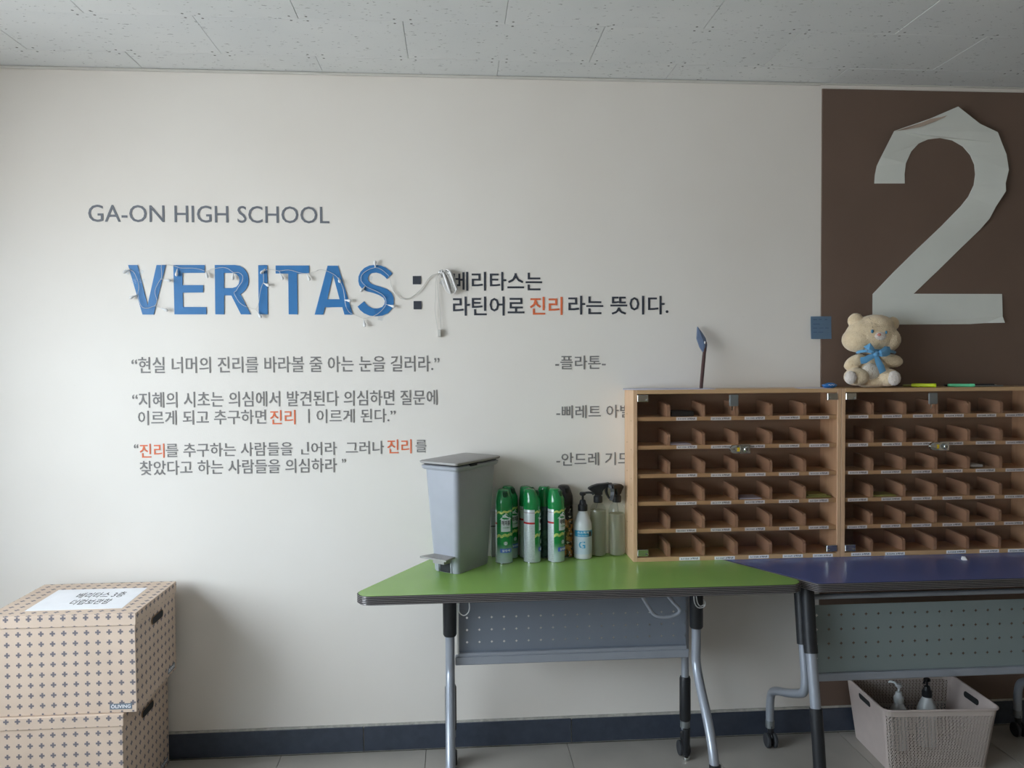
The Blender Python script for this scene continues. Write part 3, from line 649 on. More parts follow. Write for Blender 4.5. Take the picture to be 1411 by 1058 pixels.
# sticky note
p = WP(1116, 436); q_ = WP(1144, 467)
M['note'] = mat('blue_sticky_note', (132, 160, 186), .8); M['noteink'] = mat('pale_blue_ink', (84, 106, 142), .8)
sn = thing('sticky_note', 'light blue square sticky note on the wall where white meets brown', 'note', (p.x, 0, q_.z))
bm = nb(); 
vs = [[bm.verts.new((p.x+(q_.x-p.x)*i/2, -.0068-.004*(1-j/3)**2, q_.z+(p.z-q_.z)*j/3)) for i in range(3)] for j in range(4)]
for j in range(3):
    for i in range(2): bm.faces.new((vs[j][i], vs[j][i+1], vs[j+1][i+1], vs[j+1][i]))
bmesh.ops.solidify(bm, geom=bm.faces[:], thickness=.0004); obj('note_sheet', bm, M['note'], sn)
bm = nb()
for r_, segs in enumerate(((.1, .25), (.33, .5), (.6, .8))): pass
for zf, ss in ((.86, ((.12, .3), (.4, .52), (.68, .8))), (.66, ((.12, .45),)), (.48, ((.12, .32), (.4, .62), (.7, .88))), (.30, ((.12, .3), (.36, .6)))):
    for s0, s1 in ss:
        z = q_.z+(p.z-q_.z)*zf; box(bm, p.x+(q_.x-p.x)*s0, p.x+(q_.x-p.x)*s1, -.0077-.004*(1-zf)**2, -.0070, z-.0012, z+.0012)
obj('handwriting', bm, M['noteink'], sn)['kind'] = 'stuff'
# teddy bear
def fuzzy(name, c, c2, bs=260):
    t = NT(name); f = t.ramp(t.noise(38, 4), .3, .7); t.l.new(t.mix(f, srgb(*c), srgb(*c2)), t.b.inputs['Base Color'])
    t.b.inputs['Roughness'].default_value = .95; t.b.inputs['Sheen Weight'].default_value = .5; t.b.inputs['Sheen Roughness'].default_value = .5
    t.bump(t.noise(bs, 4), .8, .004); return t.m
M['bear'] = fuzzy('cream_plush', (228, 204, 166), (240, 218, 184)); M['bearl'] = fuzzy('pale_plush', (232, 220, 204), (240, 230, 216)); M['bearw'] = fuzzy('white_plush', (228, 216, 206), (236, 226, 218))
M['bow'] = mat('blue_felt_ribbon', (96, 160, 204), .8, sheen=.4, bump=.3, bscale=500); M['eye'] = mat('blue_thread', (58, 124, 160), .5); M['nose'] = mat('pink_thread', (214, 138, 122), .6); M['seam'] = mat('tan_seam', (176, 150, 118), .9)
def blob(name, parts, mat_, parent, vox=.004, amp=.0022):
    bm = nb()
    for c, r, *ro in parts: ell(bm, c, r, 20, 14, ro[0] if ro else None)
    me = bpy.data.meshes.new('b'); bm.to_mesh(me); bm.free(); o = bpy.data.objects.new('b', me); COL.objects.link(o)
    m = o.modifiers.new('r', 'REMESH'); m.mode = 'VOXEL'; m.voxel_size = vox
    m = o.modifiers.new('s', 'SMOOTH'); m.iterations = 4; m.factor = .5
    dg = bpy.context.evaluated_depsgraph_get(); dg.update(); me2 = bpy.data.meshes.new_from_object(o.evaluated_get(dg)); bpy.data.objects.remove(o)
    for v in me2.vertices: v.co += Vector((random.uniform(-1, 1), random.uniform(-1, 1), random.uniform(-1, 1)))*amp*.4
    me2.materials.clear(); return obj(name, me2, mat_, parent, smooth=True)
BY = -.085
def BP_(px, py, dy=0): return WP(px, py, BY+dy)
u = .00274
br = thing('teddy_bear', 'cream plush teddy bear wearing a light blue bow on top of the cabinets', 'teddy bear', (BP_(1200, 533).x, BY, CZ1))
hz = Matrix.Rotation(.06, 4, 'Y')
obj_b = blob('body', [(BP_(1202, 513), (23*u, .052, 23*u)), (BP_(1202, 524), (26*u, .055, 11*u)),
   (BP_(1201, 463), (38*u, .062, 26*u), hz), (BP_(1182, 468), (22*u, .055, 18*u)), (BP_(1221, 468), (19*u, .055, 18*u)), (BP_(1206, 446), (25*u, .05, 13*u)),
   (BP_(1179, 442, .01), (11.5*u, .022, 11*u), Matrix.Rotation(-.4, 4, 'Y')), (BP_(1230, 446, .01), (9*u, .022, 10*u)),
   (BP_(1228, 497, -.01), (17*u, .026, 9.5*u), Matrix.Rotation(.12, 4, 'Y')), (BP_(1178, 499, -.01), (17*u, .026, 9.5*u), Matrix.Rotation(-.5, 4, 'Y')),
   (BP_(1223, 520, -.035), (17*u, .045, 12.5*u)), (BP_(1180, 519, -.035), (17*u, .045, 12.5*u))], M['bear'], br, .0035)
zb = min(v.co.z for v in obj_b.data.vertices)
for v in obj_b.data.vertices: v.co.z = max(v.co.z, 0.0008)
blob('muzzle', [(BP_(1212, 463, -.053), (10*u, .014, 6.5*u))], M['bearw'], br, .003)
blob('belly_patch', [(BP_(1200, 512, -.042), (14*u, .018, 12*u))], M['bearl'], br, .003)
for px, py, s in ((1232, 521, 1), (1172, 520, .9)):
    blob('foot_pad', [(BP_(px, py, -.072), (9.5*u*s, .016, 10.5*u*s))], M['bearw'], br, .003)
obj('eye', ell(nb(), BP_(1202, 456.5, -.0590), (2.0*u, .004, 2.6*u), 12, 8), M['eye'], br, smooth=True)
obj('eye', ell(nb(), BP_(1221, 458, -.0585), (1.5*u, .006, 2.4*u), 12, 8), M['eye'], br, smooth=True)
obj('nose', ell(nb(), BP_(1211.5, 461, -.0675), (2.8*u, .005, 2.1*u), 12, 8), M['nose'], br, smooth=True)
bm = nb()
for (x, y), (x2, y2), d in (((1197, 437), (1200, 441), -.040), ((1200.5, 443), (1202, 447), -.0535), ((1202, 449), (1203, 452), -.0575), ((1202, 506), (1202, 510), -.059), ((1202, 513), (1201.5, 517), -.060)):
    tube(bm, [BP_(x, y, d), BP_(x2, y2, d-.001)], .001, 5)
obj('seam_stitch', bm, M['seam'], br)['kind'] = 'stuff'
def ribbon(pts, w, th=.004):
    """flat ribbon from centre line pts (px,py,dy) with half widths w"""
    bm = nb(); P = [BP_(*p) for p in pts]; R1 = []; 
    for i, p in enumerate(P):
        t = (P[min(i+1, len(P)-1)]-P[max(i-1, 0)]).normalized(); n = t.cross(Vector((0, 1, 0))).normalized()
        R1.append([bm.verts.new(p+n*w[i]*u+Vector((0, -th*.2, 0))), bm.verts.new(p+n*w[i]*u*.3+Vector((0, -th, 0))), bm.verts.new(p-n*w[i]*u*.3+Vector((0, -th*.6, 0))), bm.verts.new(p-n*w[i]*u+Vector((0, 0, 0))), bm.verts.new(p+Vector((0, th, 0)))])
    for a, b in zip(R1, R1[1:]):
        for i in range(5): bm.faces.new((a[i], a[(i+1) % 5], b[(i+1) % 5], b[i]))
    bm.faces.new(R1[0]); bm.faces.new(list(reversed(R1[-1]))); return bm
bow = obj('bow', ell(nb(), BP_(1207, 487.5, -.076), (4.2*u, .010, 3.8*u), 12, 8), M['bow'], br, smooth=True)
obj('ribbon_loop', ribbon([(1207, 487, -.072), (1202, 483, -.082), (1197, 479, -.078), (1194, 481, -.070)], [2.2, 4.5, 7.0, 5.5], .007), M['bow'], bow, smooth=True)
obj('ribbon_loop', ribbon([(1208, 488, -.072), (1214, 487, -.082), (1220, 484, -.078), (1226, 483, -.068)], [2.2, 4.8, 7.2, 5.5], .007), M['bow'], bow, smooth=True)
obj('ribbon_tail', ribbon([(1206, 489, -.074), (1199, 492, -.074), (1192, 496, -.072), (1186, 497, -.068)], [3, 4.2, 4.6, 4.6], .003), M['bow'], bow, smooth=True)
obj('ribbon_tail', ribbon([(1207, 490, -.076), (1210, 498, -.080), (1214, 506, -.078), (1216.5, 513, -.072)], [3, 4.4, 5, 5], .003), M['bow'], bow, smooth=True)
obj('neck_ribbon', tube(nb(), [BP_(1207+26*math.cos(a), 486-3*math.sin(a), -.058*math.sin(a)) for a in [PI*(.05+.9*k/12) for k in range(13)]], .006, 8), M['bow'], bow, smooth=True)
# small blue packet
M['packet'] = mat('glossy_blue_wrapper', (40, 110, 176), .25, coat=.5, var=.2, vscale=60)
pk = thing('snack_packet', 'small glossy blue wrapped packet beside the teddy bear', 'packet', tuple(WP(1143, 533, -.12)))
bm = nb(); c = WP(1143, 529.5, -.12); ell(bm, (c.x, -.12, CZ1+.0105), (.030, .016, .0100), 14, 10)
for v in bm.verts: v.co += Vector((0, 0, .0012*math.sin(v.co.x*900)))
obj('wrapper', bm, M['packet'], pk, smooth=True)
bm = nb(); tube(bm, [(c.x+.004*k-.012, -.137+abs(k-3)*.0006, CZ1+.013+.002*math.sin(k*2.2)) for k in range(7)], .001, 5); obj('white_print', bm, M['white'], pk)
# pens and highlighters
def pen(name, label, cat, p0, p1, y0, y1, parts):
    a = Vector((WP(*p0, y0).x, y0, CZ1)); b = Vector((WP(*p1, y1).x, y1, CZ1)); rm = max(q[2] for q in parts)
    a.z += rm; b.z += rm
    r = thing(name, label, cat, (a.x, a.y, CZ1))
    for n, (t0, t1), rr_, rr2, m in [(q[0], q[1], q[2], q[3], q[4]) for q in parts]:
        obj(n, tube(nb(), [a.lerp(b, t0), a.lerp(b, t0+.1*(t1-t0)), a.lerp(b, t1-.1*(t1-t0)), a.lerp(b, t1)], [rr_*.85, rr_, rr_ if rr2 == rr_ else (rr_+rr2)/2, rr2], 12), M[m], r, smooth=True)
    return r
M['hly'] = mat('highlighter_yellow', (206, 226, 40), .4); M['hlg'] = mat('highlighter_mint', (110, 214, 160), .4); M['hlo'] = mat('dull_yellow_plastic', (150, 146, 80), .4)
pen('highlighter', 'bright yellow highlighter lying on the cabinet right of the teddy bear', 'highlighter', (1256, 530), (1290, 531), -.085, -.140, [('barrel', (0, .86), .0072, .0072, 'hly'), ('cap', (.84, 1), .0078, .0070, 'hly')])
pen('highlighter', 'dull yellow marker behind the bright yellow one', 'highlighter', (1244, 529), (1262, 529), -.045, -.055, [('barrel', (0, 1), .0052, .0052, 'hlo')])
pen('highlighter', 'mint green highlighter lying in front of a black pen', 'highlighter', (1306, 529), (1343, 531), -.10, -.135, [('barrel', (0, .8), .0062, .0062, 'hlg'), ('cap', (.8, 1), .0066, .0058, 'hlg')])
pen('pen', 'long black pen lying behind the mint highlighter', 'pen', (1302, 528), (1374, 530), -.072, -.085, [('barrel', (0, .62), .0052, .0052, 'blackpl'), ('grip', (.62, .93), .0056, .0056, 'blackpl'), ('tip', (.93, 1), .0040, .0012, 'chrome')])
pen('pen', 'slim clear pen whose tip points past the black pen', 'pen', (1342, 531), (1382, 531), -.110, -.105, [('barrel', (0, 1), .0030, .0030, 'zinc')])

# ------------------------------------------------------------------ storage boxes
def carton(name, label, x0, x1, y0, y1, z0, z1, lid_h, holeside=True, rz=0):
    cx, cy = (x0+x1)/2, (y0+y1)/2
    r = thing(name, label, 'box', (cx, cy, z0), rz)
    W, D, H = (x1-x0)/2, (y1-y0)/2, z1-z0
    off0 = .5*.0335
    def uvbox(nm, a, b, c, d, e, f, off, parent, holes=False):
        bm = nb()
        if holes: pass
        box(bm, a, b, c, d, e, f, .0015)
        uvl = bm.loops.layers.uv.new('UVMap')
        bm.normal_update()
        for fc in bm.faces:
            n = fc.normal
            for lp in fc.loops:
                p = lp.vert.co
                if abs(n.z) > .7: q = (p.x, p.y)
                elif abs(n.y) > .7: q = (p.x, p.z)
                else: q = (p.y, p.z)
                lp[uvl].uv = (q[0]+off[0], q[1]+off[1])
        me = bpy.data.meshes.new(nm); bm.to_mesh(me); bm.free()
        o = bpy.data.objects.new(nm, me); me.materials.append(M['kraft']); link(o, parent); return o
    b = uvbox('body', -W+.004, W-.004, -D+.004, D-.004, 0, H-.002, (.0101, off0-(H-.061)), r)
    l = uvbox('lid', -W, W, -D, D, H-lid_h, H, (.0101, off0-(H-.011)), r)
    for s in (1, -1):
        P = rounded([(-.048, -.012), (.048, -.012), (.048, .012), (-.048, .012)], [.011]*4, 5)
        bm = prism(nb(), P, s*(W-.010), s*(W+.0006), 'x'); o = obj('hand_hole', bm, M['dark'], b, world=False); o.location = (0, 0, H-lid_h-.034 if lid_h < .05 else H-.062)
        bm = tube(nb(), [(s*(W-.0008), p[0]*1.04, p[1]*1.08) for p in P]+[(s*(W-.0008), P[0][0]*1.04, P[0][1]*1.08)], .0014, 5); q = obj('hole_rim', bm, M['kraftp'], b, world=False); q.location = o.location
    return r, b, l, W, D, H
def brand(parent, W, D, H, side):
    bm = bx(-.035, .035, -.0006, 0, -.0095, .0095); o = obj('brand_strip', bm, M['tagc'], parent, world=False)
    me = to_wall(text_mesh('OLIVING', -.031, .031, -.0055, .0058, ext=.0003, bold=.015, res=2), -.0008)
    t = obj('print', me, M['white'], parent, world=False)
    lf = obj('leaf_print', tube(nb(), [(-.027, -.001, .0058), (-.025, -.001, .0075), (-.0225, -.001, .0085)], .0007, 5), M['white'], parent, world=False)
    for q in (o, t, lf):
        if side == 'front': q.location = (W-.016-.038, -D+.0037, .021)
        else: q.location = (W-.0037, D-.055, .021); q.rotation_euler = (0, 0, PI/2)
ZU0 = .368
for args in (('storage_box', 'lower patterned kraft box of the stack, standing on the floor', -1.545, -1.083, -.425, -.018, 0, ZU0-.001, .040), ('storage_box', 'upper patterned kraft box with a white paper notice on its lid', -1.512, -1.040, -.418, -.048, ZU0, .696, .040)):
    r, b, l, W, D, H = carton(*args)
    brand(b, W, D, H, 'front'); brand(b, W, D, H, 'side')
# paper notice on the top lid
pts = [ZP(x, y, .696) for x, y in ((34, 842), (81, 813), (203, 810), (168, 838))]
bm = prism(nb(), [(p.x, p.y) for p in (pts[0], pts[3], pts[2], pts[1])], .6961, .6969, 'z'); o = obj('paper_notice', bm, M['white'], l); 
e1 = (pts[3]-pts[0]); e2 = (pts[1]-pts[0])
for s, v0, v1, u0, u1 in (('베리타스 3층', .54, .80, .32, .84), ('더럽보관함', .22, .46, .36, .78)):
    me = text_mesh(s, 0, 1, 0, 1, ext=.0002, bold=.0, res=2)
    for v in me.vertices: 
        q = pts[0]+e1*(u0+(u1-u0)*v.co.x)+e2*(v0+(v1-v0)*v.co.y); v.co = Vector((q.x, q.y, .6971+v.co.z))
    obj('handwriting', me, M['ink'], o, world=True)

# ------------------------------------------------------------------ pedal bin
al = math.radians(52)
bn = thing('pedal_bin', 'slim light grey pedal bin with a flat grey lid on the green table', 'bin', (.022, -.150, ZT), al-PI/2)
# local frame: +y long axis (towards the wall), front (pedal) at -y
def rsec(w, d, r, z, n=5): 
    return [(p[0], p[1], z) for p in rounded([(-w, -d), (w, -d), (w, d), (-w, d)], [r]*4, n)]
def loft(secs, cap=True):
    bm = nb(); R = [[bm.verts.new(p) for p in s] for s in secs]
    n = len(R[0])
    for a, b in zip(R, R[1:]):
        for i in range(n): bm.faces.new((a[i], a[(i+1) % n], b[(i+1) % n], b[i]))
    if cap: bm.faces.new(list(reversed(R[0]))); bm.faces.new(R[-1])
    return bm
body = obj('body', loft([rsec(.055, .094, .018, 0), rsec(.057, .096, .018, .004), rsec(.063, .105, .019, .13), rsec(.075, .121, .02, .374), rsec(.075, .121, .02, .378)]), M['bin'], bn, world=False, smooth=True)
obj('recess', bx(-.026, .026, -.0985, -.08, .0008, .050, .004), M['dark'], bn, world=False)
obj('recess_frame', bx(-.032, -.026, -.1015, -.08, .0008, .056, .002), M['bin'], bn, world=False); obj('recess_frame', bx(.026, .032, -.1015, -.08, .0008, .056, .002), M['bin'], bn, world=False)
bm = nb(); prism(bm, [(-.066, -.158), (.052, -.158), (.046, -.098), (-.046, -.098)], .058, .064, 'z'); prism(bm, [(-.025, -.135), (.025, -.135), (.03, -.098), (-.03, -.098)], .040, .058, 'z')
obj('pedal', bm, M['binlid'], bn, world=False)
obj('rim', loft([rsec(.079, .126, .016, .372), rsec(.083, .132, .016, .378), rsec(.084, .133, .016, .386), rsec(.078, .128, .016, .389)]), M['bin'], bn, world=False, smooth=True)
obj('inner_gap', loft([rsec(.077, .126, .014, .389), rsec(.077, .126, .014, .395)]), M['dark'], bn, world=False)
obj('lid', loft([rsec(.083, .133, .012, .3935), rsec(.087, .137, .012, .396), rsec(.087, .137, .012, .402), rsec(.082, .132, .012, .4045)]), M['binlid'], bn, world=False, smooth=True)
obj('lid_catch', bx(.078, .0865, -.055, -.015, .384, .392, .001), M['dark'], bn, world=False)

# ------------------------------------------------------------------ spray cans
def can_mat(name, kind):
    t = NT(name); X, Y, Z = t.xyz(t.coord('Object'))
    an = t.math('ARCTAN2', X, t.math('MULTIPLY', Y, -1)); an_s = t.math('MULTIPLY', an, 180/PI)    # 0 = towards -y
    n1 = t.noise(120, 3); n2 = t.noise(30, 2)
    if kind == 'green':
        grad = t.ramp(t.math('ADD', Z, t.math('MULTIPLY', n2, .02)), .035, .085)
        c = t.mix(grad, srgb(196, 212, 216), srgb(34, 140, 76))
        # squiggle of yellow-white foam rings
        w = t.math('MULTIPLY', t.math('SINE', t.math('MULTIPLY', an, 9.0)), .0022)
        zz = t.math('ADD', Z, w)
        for zc, hw in ((.108, .0055), (.196, .004)):
            d = t.math('ABSOLUTE', t.math('SUBTRACT', t.math('ADD', zz, t.math('MULTIPLY', an, -.004)), zc))
            c = t.mix(t.math('MULTIPLY', t.math('LESS_THAN', d, hw), t.ramp(n1, .30, .55)), c, srgb(212, 226, 130))
        # white ingredient panel at -115..-? deg
        inp = t.math('MULTIPLY', t.math('LESS_THAN', t.math('ABSOLUTE', t.math('SUBTRACT', an_s, -115)), 48), t.math('LESS_THAN', Z, .206))
        row = t.math('LESS_THAN', t.math('FRACT', t.math('MULTIPLY', Z, 260)), .5)
        fine = t.math('MULTIPLY', t.math('MULTIPLY', row, t.ramp(t.noise(260, 3), .45, .6)), t.math('LESS_THAN', Z, .143))
        pc = t.mix(t.math('MULTIPLY', fine, .45), srgb(206, 212, 216), srgb(120, 124, 128))
        pc = t.mix(t.math('LESS_THAN', t.math('ABSOLUTE', t.math('SUBTRACT', Z, .151)), .0036), pc, srgb(184, 48, 54))
        pc = t.mix(t.math('LESS_THAN', t.math('ABSOLUTE', t.math('SUBTRACT', Z, .190)), .0008), pc, srgb(120, 40, 50))
        c = t.mix(inp, c, pc)
    elif kind == 'black':
        f = t.ramp(t.noise(45, 4), .45, .55); c = t.mix(t.math('MULTIPLY', t.math('LESS_THAN', Z, .15), f), srgb(34, 30, 32), srgb(196, 130, 70))
        c = t.mix(t.math('MULTIPLY', t.math('GREATER_THAN', t.noise(70, 2), .60), t.math('LESS_THAN', Z, .21)), c, srgb(214, 206, 196))
    else:
        c = t.mix(t.ramp(t.noise(50, 3), .5, .6), srgb(52, 82, 84), srgb(70, 104, 104))
    t.l.new(c, t.b.inputs['Base Color']); t.b.inputs['Roughness'].default_value = .24; t.b.inputs['Metallic'].default_value = .25 if kind == 'green' else .1
    t.b.inputs['Coat Weight'].default_value = .4; return t.m
M['can'] = can_mat('green_can_print', 'green'); M['canb'] = can_mat('black_can_print', 'black'); M['cant'] = can_mat('teal_can_print', 'teal')
M['cap'] = mat('glossy_green_cap', (26, 134, 72), .18, coat=.5); M['capb'] = mat('black_can_cap', (30, 28, 30), .35)
M['capd'] = mat('spray_slot', (12, 70, 40), .4); M['seamm'] = mat('can_rim_metal', (190, 192, 194), .25, 1); M['house'] = mat('house_print', (214, 222, 226), .4); M['bluep'] = mat('blue_print', (60, 96, 190), .4); M['mist'] = mat('green_print', (70, 150, 96), .4)
R_ = .0325
def make_can(rot, body='can', cap='cap', label='', x=0, y=0, deco=True, H=.276):
    r = thing('spray_can', label, 'spray can', (x, y, ZT), math.radians(rot), 'spray cans on the green table')
    b = obj('body', lathe(nb(), [(.024, .0015), (.030, .0), (R_, .004), (R_, .200), (.0315, .206)], 32), M[body], r, world=False, smooth=True)
    obj('rim', lathe(nb(), [(R_-.001, .0005), (R_+.0006, .002), (R_+.0006, .004), (R_-.001, .0055)], 32), M['seamm'], r, world=False, smooth=True)
    bm = lathe(nb(), [(R_-.0006, .2005), (R_+.0002, .202), (R_+.0002, .228), (.0315, .238), (.0265, .258), (.0235, .268), (.021, H-.003), (.017, H)], 28)
    for v in bm.verts:                                   # slanted dome, high at the back
        if v.co.z > .24: v.co.y += (v.co.z-.24)*.22; v.co.z -= max(0, -v.co.y)*.10
    c = obj('cap', bm, M[cap], r, world=False, smooth=True)
    obj('spray_slot', bx(-.0085, .0085, -.026, -.004, .246, .2715, .004), M['capd' if cap == 'cap' else 'ink'], c, world=False)
    if deco:
        hs = [(-.019, .0), (-.019, .046), (-.024, .046), (-.013, .056), (-.013, .062), (-.008, .062), (0, .070), (.024, .046), (.019, .046), (.019, .0)]
        me = poly_mesh([hs], .0002)
        bm2 = bmesh.new(); bm2.from_mesh(me); bmesh.ops.triangulate(bm2, faces=bm2.faces[:])
        for _ in range(2): bmesh.ops.subdivide_edges(bm2, edges=[e for e in bm2.edges if abs(e.verts[0].co.x-e.verts[1].co.x) > .008], cuts=1)
        bm2.to_mesh(me); bm2.free()
        obj('house_print', wrap(me, R_+.0003, 0, .122), M['house'], b, world=False)
        obj('print', wrap(text_mesh('해피홈', -.0165, .0165, .146, .164, ext=.0004, bold=.015), R_+.0006), M['ink'], b, world=False)
        obj('print', wrap(text_mesh('스프레이', -.013, .013, .134, .140, ext=.0004, bold=.01, res=1), R_+.0006), M['mist'], b, world=False)
        obj('blue_band', wrap(sub_rect(.046, .0155), R_+.0004, 0, .051), M['bluep'], b, world=False)
        obj('print', wrap(text_mesh('살충제', -.016, .016, .0465, .0555, ext=.0004, bold=.02, res=1), R_+.0010), M['house'], b, world=False)
        st = [((.0095 if k % 2 == 0 else .0045)*math.cos(PI*k/10), (.0095 if k % 2 == 0 else .0045)*math.sin(PI*k/10)) for k in range(20)]
        obj('starburst', wrap(poly_mesh([st], .0002), R_+.0005, -.05, .078), M['house'], b, world=False)
    return r
def px_at(px, y): return WP(px, 700, y).x
spec = [  # px, y, rotation (deg, turns the house print), body, cap, label, decorations
 (694.3, -.102, 10, 'can', 'cap', 'green and white spray can nearest the grey bin, house print facing out', True),
 (733.0, -.102, 80, 'can', 'cap', 'green spray can with its white text panel and red stripe filling the front', True),
 (766.3, -.102, 44, 'can', 'cap', 'green spray can with half white panel, half house print, front row', True),
 (702.0, -.034, 40, 'can', 'cap', 'green spray can just behind the one with the house print facing out', True),
 (727.0, -.034, 90, 'can', 'cap', 'green spray can at the wall between the two front cans nearest the bin', False),
 (750.5, -.036, 170, 'cant', 'cap', 'dark teal spray can with green cap behind the one with the white panel', False),
 (778, -.036, 20, 'canb', 'capb', 'black spray can with black cap and orange print', False),
]
xs_used = []
for px, y, rot, bd_, cp, lab, dc in spec:
    x = px_at(px, y)
    make_can(rot, bd_, cp, lab, x, y, dc, H=.276)
# big green slanted cap seen behind the black can: a squat spray bottle
# white pump bottle
def pump_head(bm, z, r=.010, nz=.036, ang=0):
    lathe(bm, [(.0045, z), (.0045, z+.022)], 12); lathe(bm, [(.008, z+.018), (.0125, z+.022), (.013, z+.027), (.010, z+.031)], 14)
    d = Vector((math.cos(ang), math.sin(ang), 0)); tube(bm, [Vector((0, 0, z+.027)), d*nz*.6+Vector((0, 0, z+.030)), d*nz+Vector((0, 0, z+.028)), d*(nz+.006)+Vector((0, 0, z+.022))], .0042, 8, smooth=3)
    return bm
M['plw'] = mat('white_bottle_plastic', (206, 210, 212), .3); M['plg'] = mat('aqua_label', (60, 150, 190), .4); M['pale'] = mat('pale_label', (190, 204, 214), .4)
def pump_bottle(label, x, y, z, h, R, white_cap, decor, rz=0, ang=-.2, cat='bottle', group=None):
    r = thing('pump_bottle', label, cat, (x, y, z), rz, group)
    sh = h*.62
    b = obj('body', lathe(nb(), [(R-.004, 0), (R, .004), (R, sh*.78), (R*.96, sh*.86), (R*.80, sh*.97), (R*.58, sh*1.07), (.016, sh*1.14), (.015, sh*1.16)], 28), M['plw'], r, world=False, smooth=True)
    cm = M['plw'] if white_cap else M['blackpl']
    obj('collar', lathe(nb(), [(.018, sh*1.15), (.0185, sh*1.17), (.0185, sh*1.15+.022), (.014, sh*1.15+.026), (.011, sh*1.15+.040), (.008, sh*1.15+.042)], 20), cm, r, world=False, smooth=True)
    obj('pump', pump_head(nb(), sh*1.15+.040, ang=ang), cm, r, world=False, smooth=True)
    if decor:
        obj('label_band', wrap(sub_rect(.094, .024, 14), R+.0002, .1, .099), M['plg'], b, world=False)
        obj('label_lower', wrap(sub_rect(.094, .066, 14), R+.0001, .1, .053), M['pale'], b, world=False)
        obj('print', wrap(text_mesh('손소독제', -.028, .018, .099, .108, ext=.0004, bold=.02), R+.0006), M['house'], b, world=False)
        obj('print', wrap(text_mesh('Hand Sanitizer', -.026, .016, .0905, .095, ext=.0004, res=1), R+.0006), M['house'], b, world=False)
        obj('letter_print', wrap(text_mesh('G', -.022, .0035, .042, .071, ext=.0004, bold=.02), R+.0006), M['plg'], b, world=False)
        obj('barcode', wrap(sub_rect(.014, .018, 4), R+.0006, .75, .097), M['ink'], b, world=False)
    return r
pump_bottle('white pump bottle with black pump and blue letter G label beside the clear spray bottles', px_at(803, -.062), -.062, ZT, .255, .0345, False, True)
# clear trigger sprayers
t = NT('liquid'); _tr = t.add('ShaderNodeBsdfTransparent'); _tr.inputs[0].default_value = (.98, .98, .94, 1); _tl = t.add('ShaderNodeBsdfTranslucent'); _tl.inputs[0].default_value = srgb(246, 244, 222)
_df = t.add('ShaderNodeBsdfDiffuse'); _df.inputs[0].default_value = srgb(246, 244, 222); _m1 = t.add('ShaderNodeMixShader'); _m2 = t.add('ShaderNodeMixShader'); _m2.inputs[0].default_value = .30
t.l.new(_tl.outputs[0], _m1.inputs[1]); t.l.new(_df.outputs[0], _m1.inputs[2]); t.l.new(_tr.outputs[0], _m2.inputs[1]); t.l.new(_m1.outputs[0], _m2.inputs[2]); t.l.new(_m2.outputs[0], t.out.inputs[0]); M['liq'] = t.m
M['clr'] = clearm('clear_bottle_plastic', (.93, .95, .93, 1)); M['tubec'] = mat('grey_dip_tube', (150, 150, 140), .3)
def sprayer(label, x, y, rz, fill):
    r = thing('trigger_spray_bottle', label, 'spray bottle', (x, y, ZT), rz, 'clear trigger spray bottles by the cabinet')
    R = .0325
    b = obj('bottle', lathe(nb(), [(R-.005, 0), (R-.001, .002), (R, .006), (R, .172), (R*.95, .184), (R*.78, .196), (R*.55, .203), (.0125, .208), (.0125, .216)], 28), M['clr'], r, world=False, smooth=True)
    obj('liquid', lathe(nb(), [(R-.008, .004), (R-.003, .008), (R-.0022, fill-.001), (R-.003, fill)], 28), M['liq'], r, world=False, smooth=True)
    obj('dip_tube', tube(nb(), [(0, 0, .21), (-.012, 0, .17), (-.012, 0, .13), (.004, 0, .085), (.020, 0, .045), (.024, 0, .012)], .0016, 6, smooth=4), M['tubec'], r, world=False, smooth=True)
    hd = obj('spray_head', lathe(nb(), [(.0165, .208), (.0175, .211), (.0175, .231), (.013, .236), (.013, .242)], 18), M['blackpl'], r, world=False, smooth=True)
    prof = [(-.015, .238), (-.020, .246), (-.040, .262), (-.036, .268), (-.022, .275), (-.002, .280), (.030, .282), (.046, .284), (.050, .280), (.050, .270), (.044, .267), (.026, .264), (.016, .252), (.015, .238)]
    o = obj('shroud', prism(nb(), prof, -.0125, .0125, 'y'), M['blackpl'], hd, world=False)
    bv = o.modifiers.new('b', 'BEVEL'); bv.width = .004; bv.segments = 2
    o = obj('trigger', prism(nb(), [(.030, .266), (.038, .266), (.037, .252), (.040, .240), (.048, .222), (.044, .220), (.034, .236), (.030, .250)], -.008, .008, 'y'), M['blackpl'], hd, world=False)
    obj('nozzle', bx(.049, .056, -.007, .007, .2685, .2825, .001), M['blackpl'], hd, world=False)
    return r
sprayer('clear spray bottle with black trigger head next to the white pump bottle', px_at(824, -.038), -.038, .12, .178)
sprayer('clear spray bottle with black trigger head right against the cabinet side', px_at(849.8, -.038), -.038, math.radians(-128), .165)
# pale carton squeezed behind the bin
ct = thing('small_carton', 'pale carton wedged at the wall behind the bin and first spray can', 'box', (px_at(681, -.012), -.012, ZT))
xc = px_at(683, -.012)
obj('body', bx(xc-.020, xc+.012, -.020, -.002, ZT, ZT+.182, .002), M['plw'], ct); obj('label_strip', bx(xc-.0202, xc+.0122, -.0206, -.0200, ZT+.118, ZT+.121), M['ink'], ct)
# paper scrap on the blue table
sc = tag(obj('paper_scrap', prism(nb(), [(-.010, -.008), (.006, -.011), (.014, 0), (.009, .009), (-.006, .008)], 0, .011, 'z'), M['white'], world=False), 'tiny folded white paper scrap on the blue table', 'paper')
for v in sc.data.vertices:
    if v.co.z > .005: v.co.x *= .6; v.co.y = v.co.y*.5+.003
p = ZP(1328, 771, ZT); sc.location = (p.x, p.y, ZT)

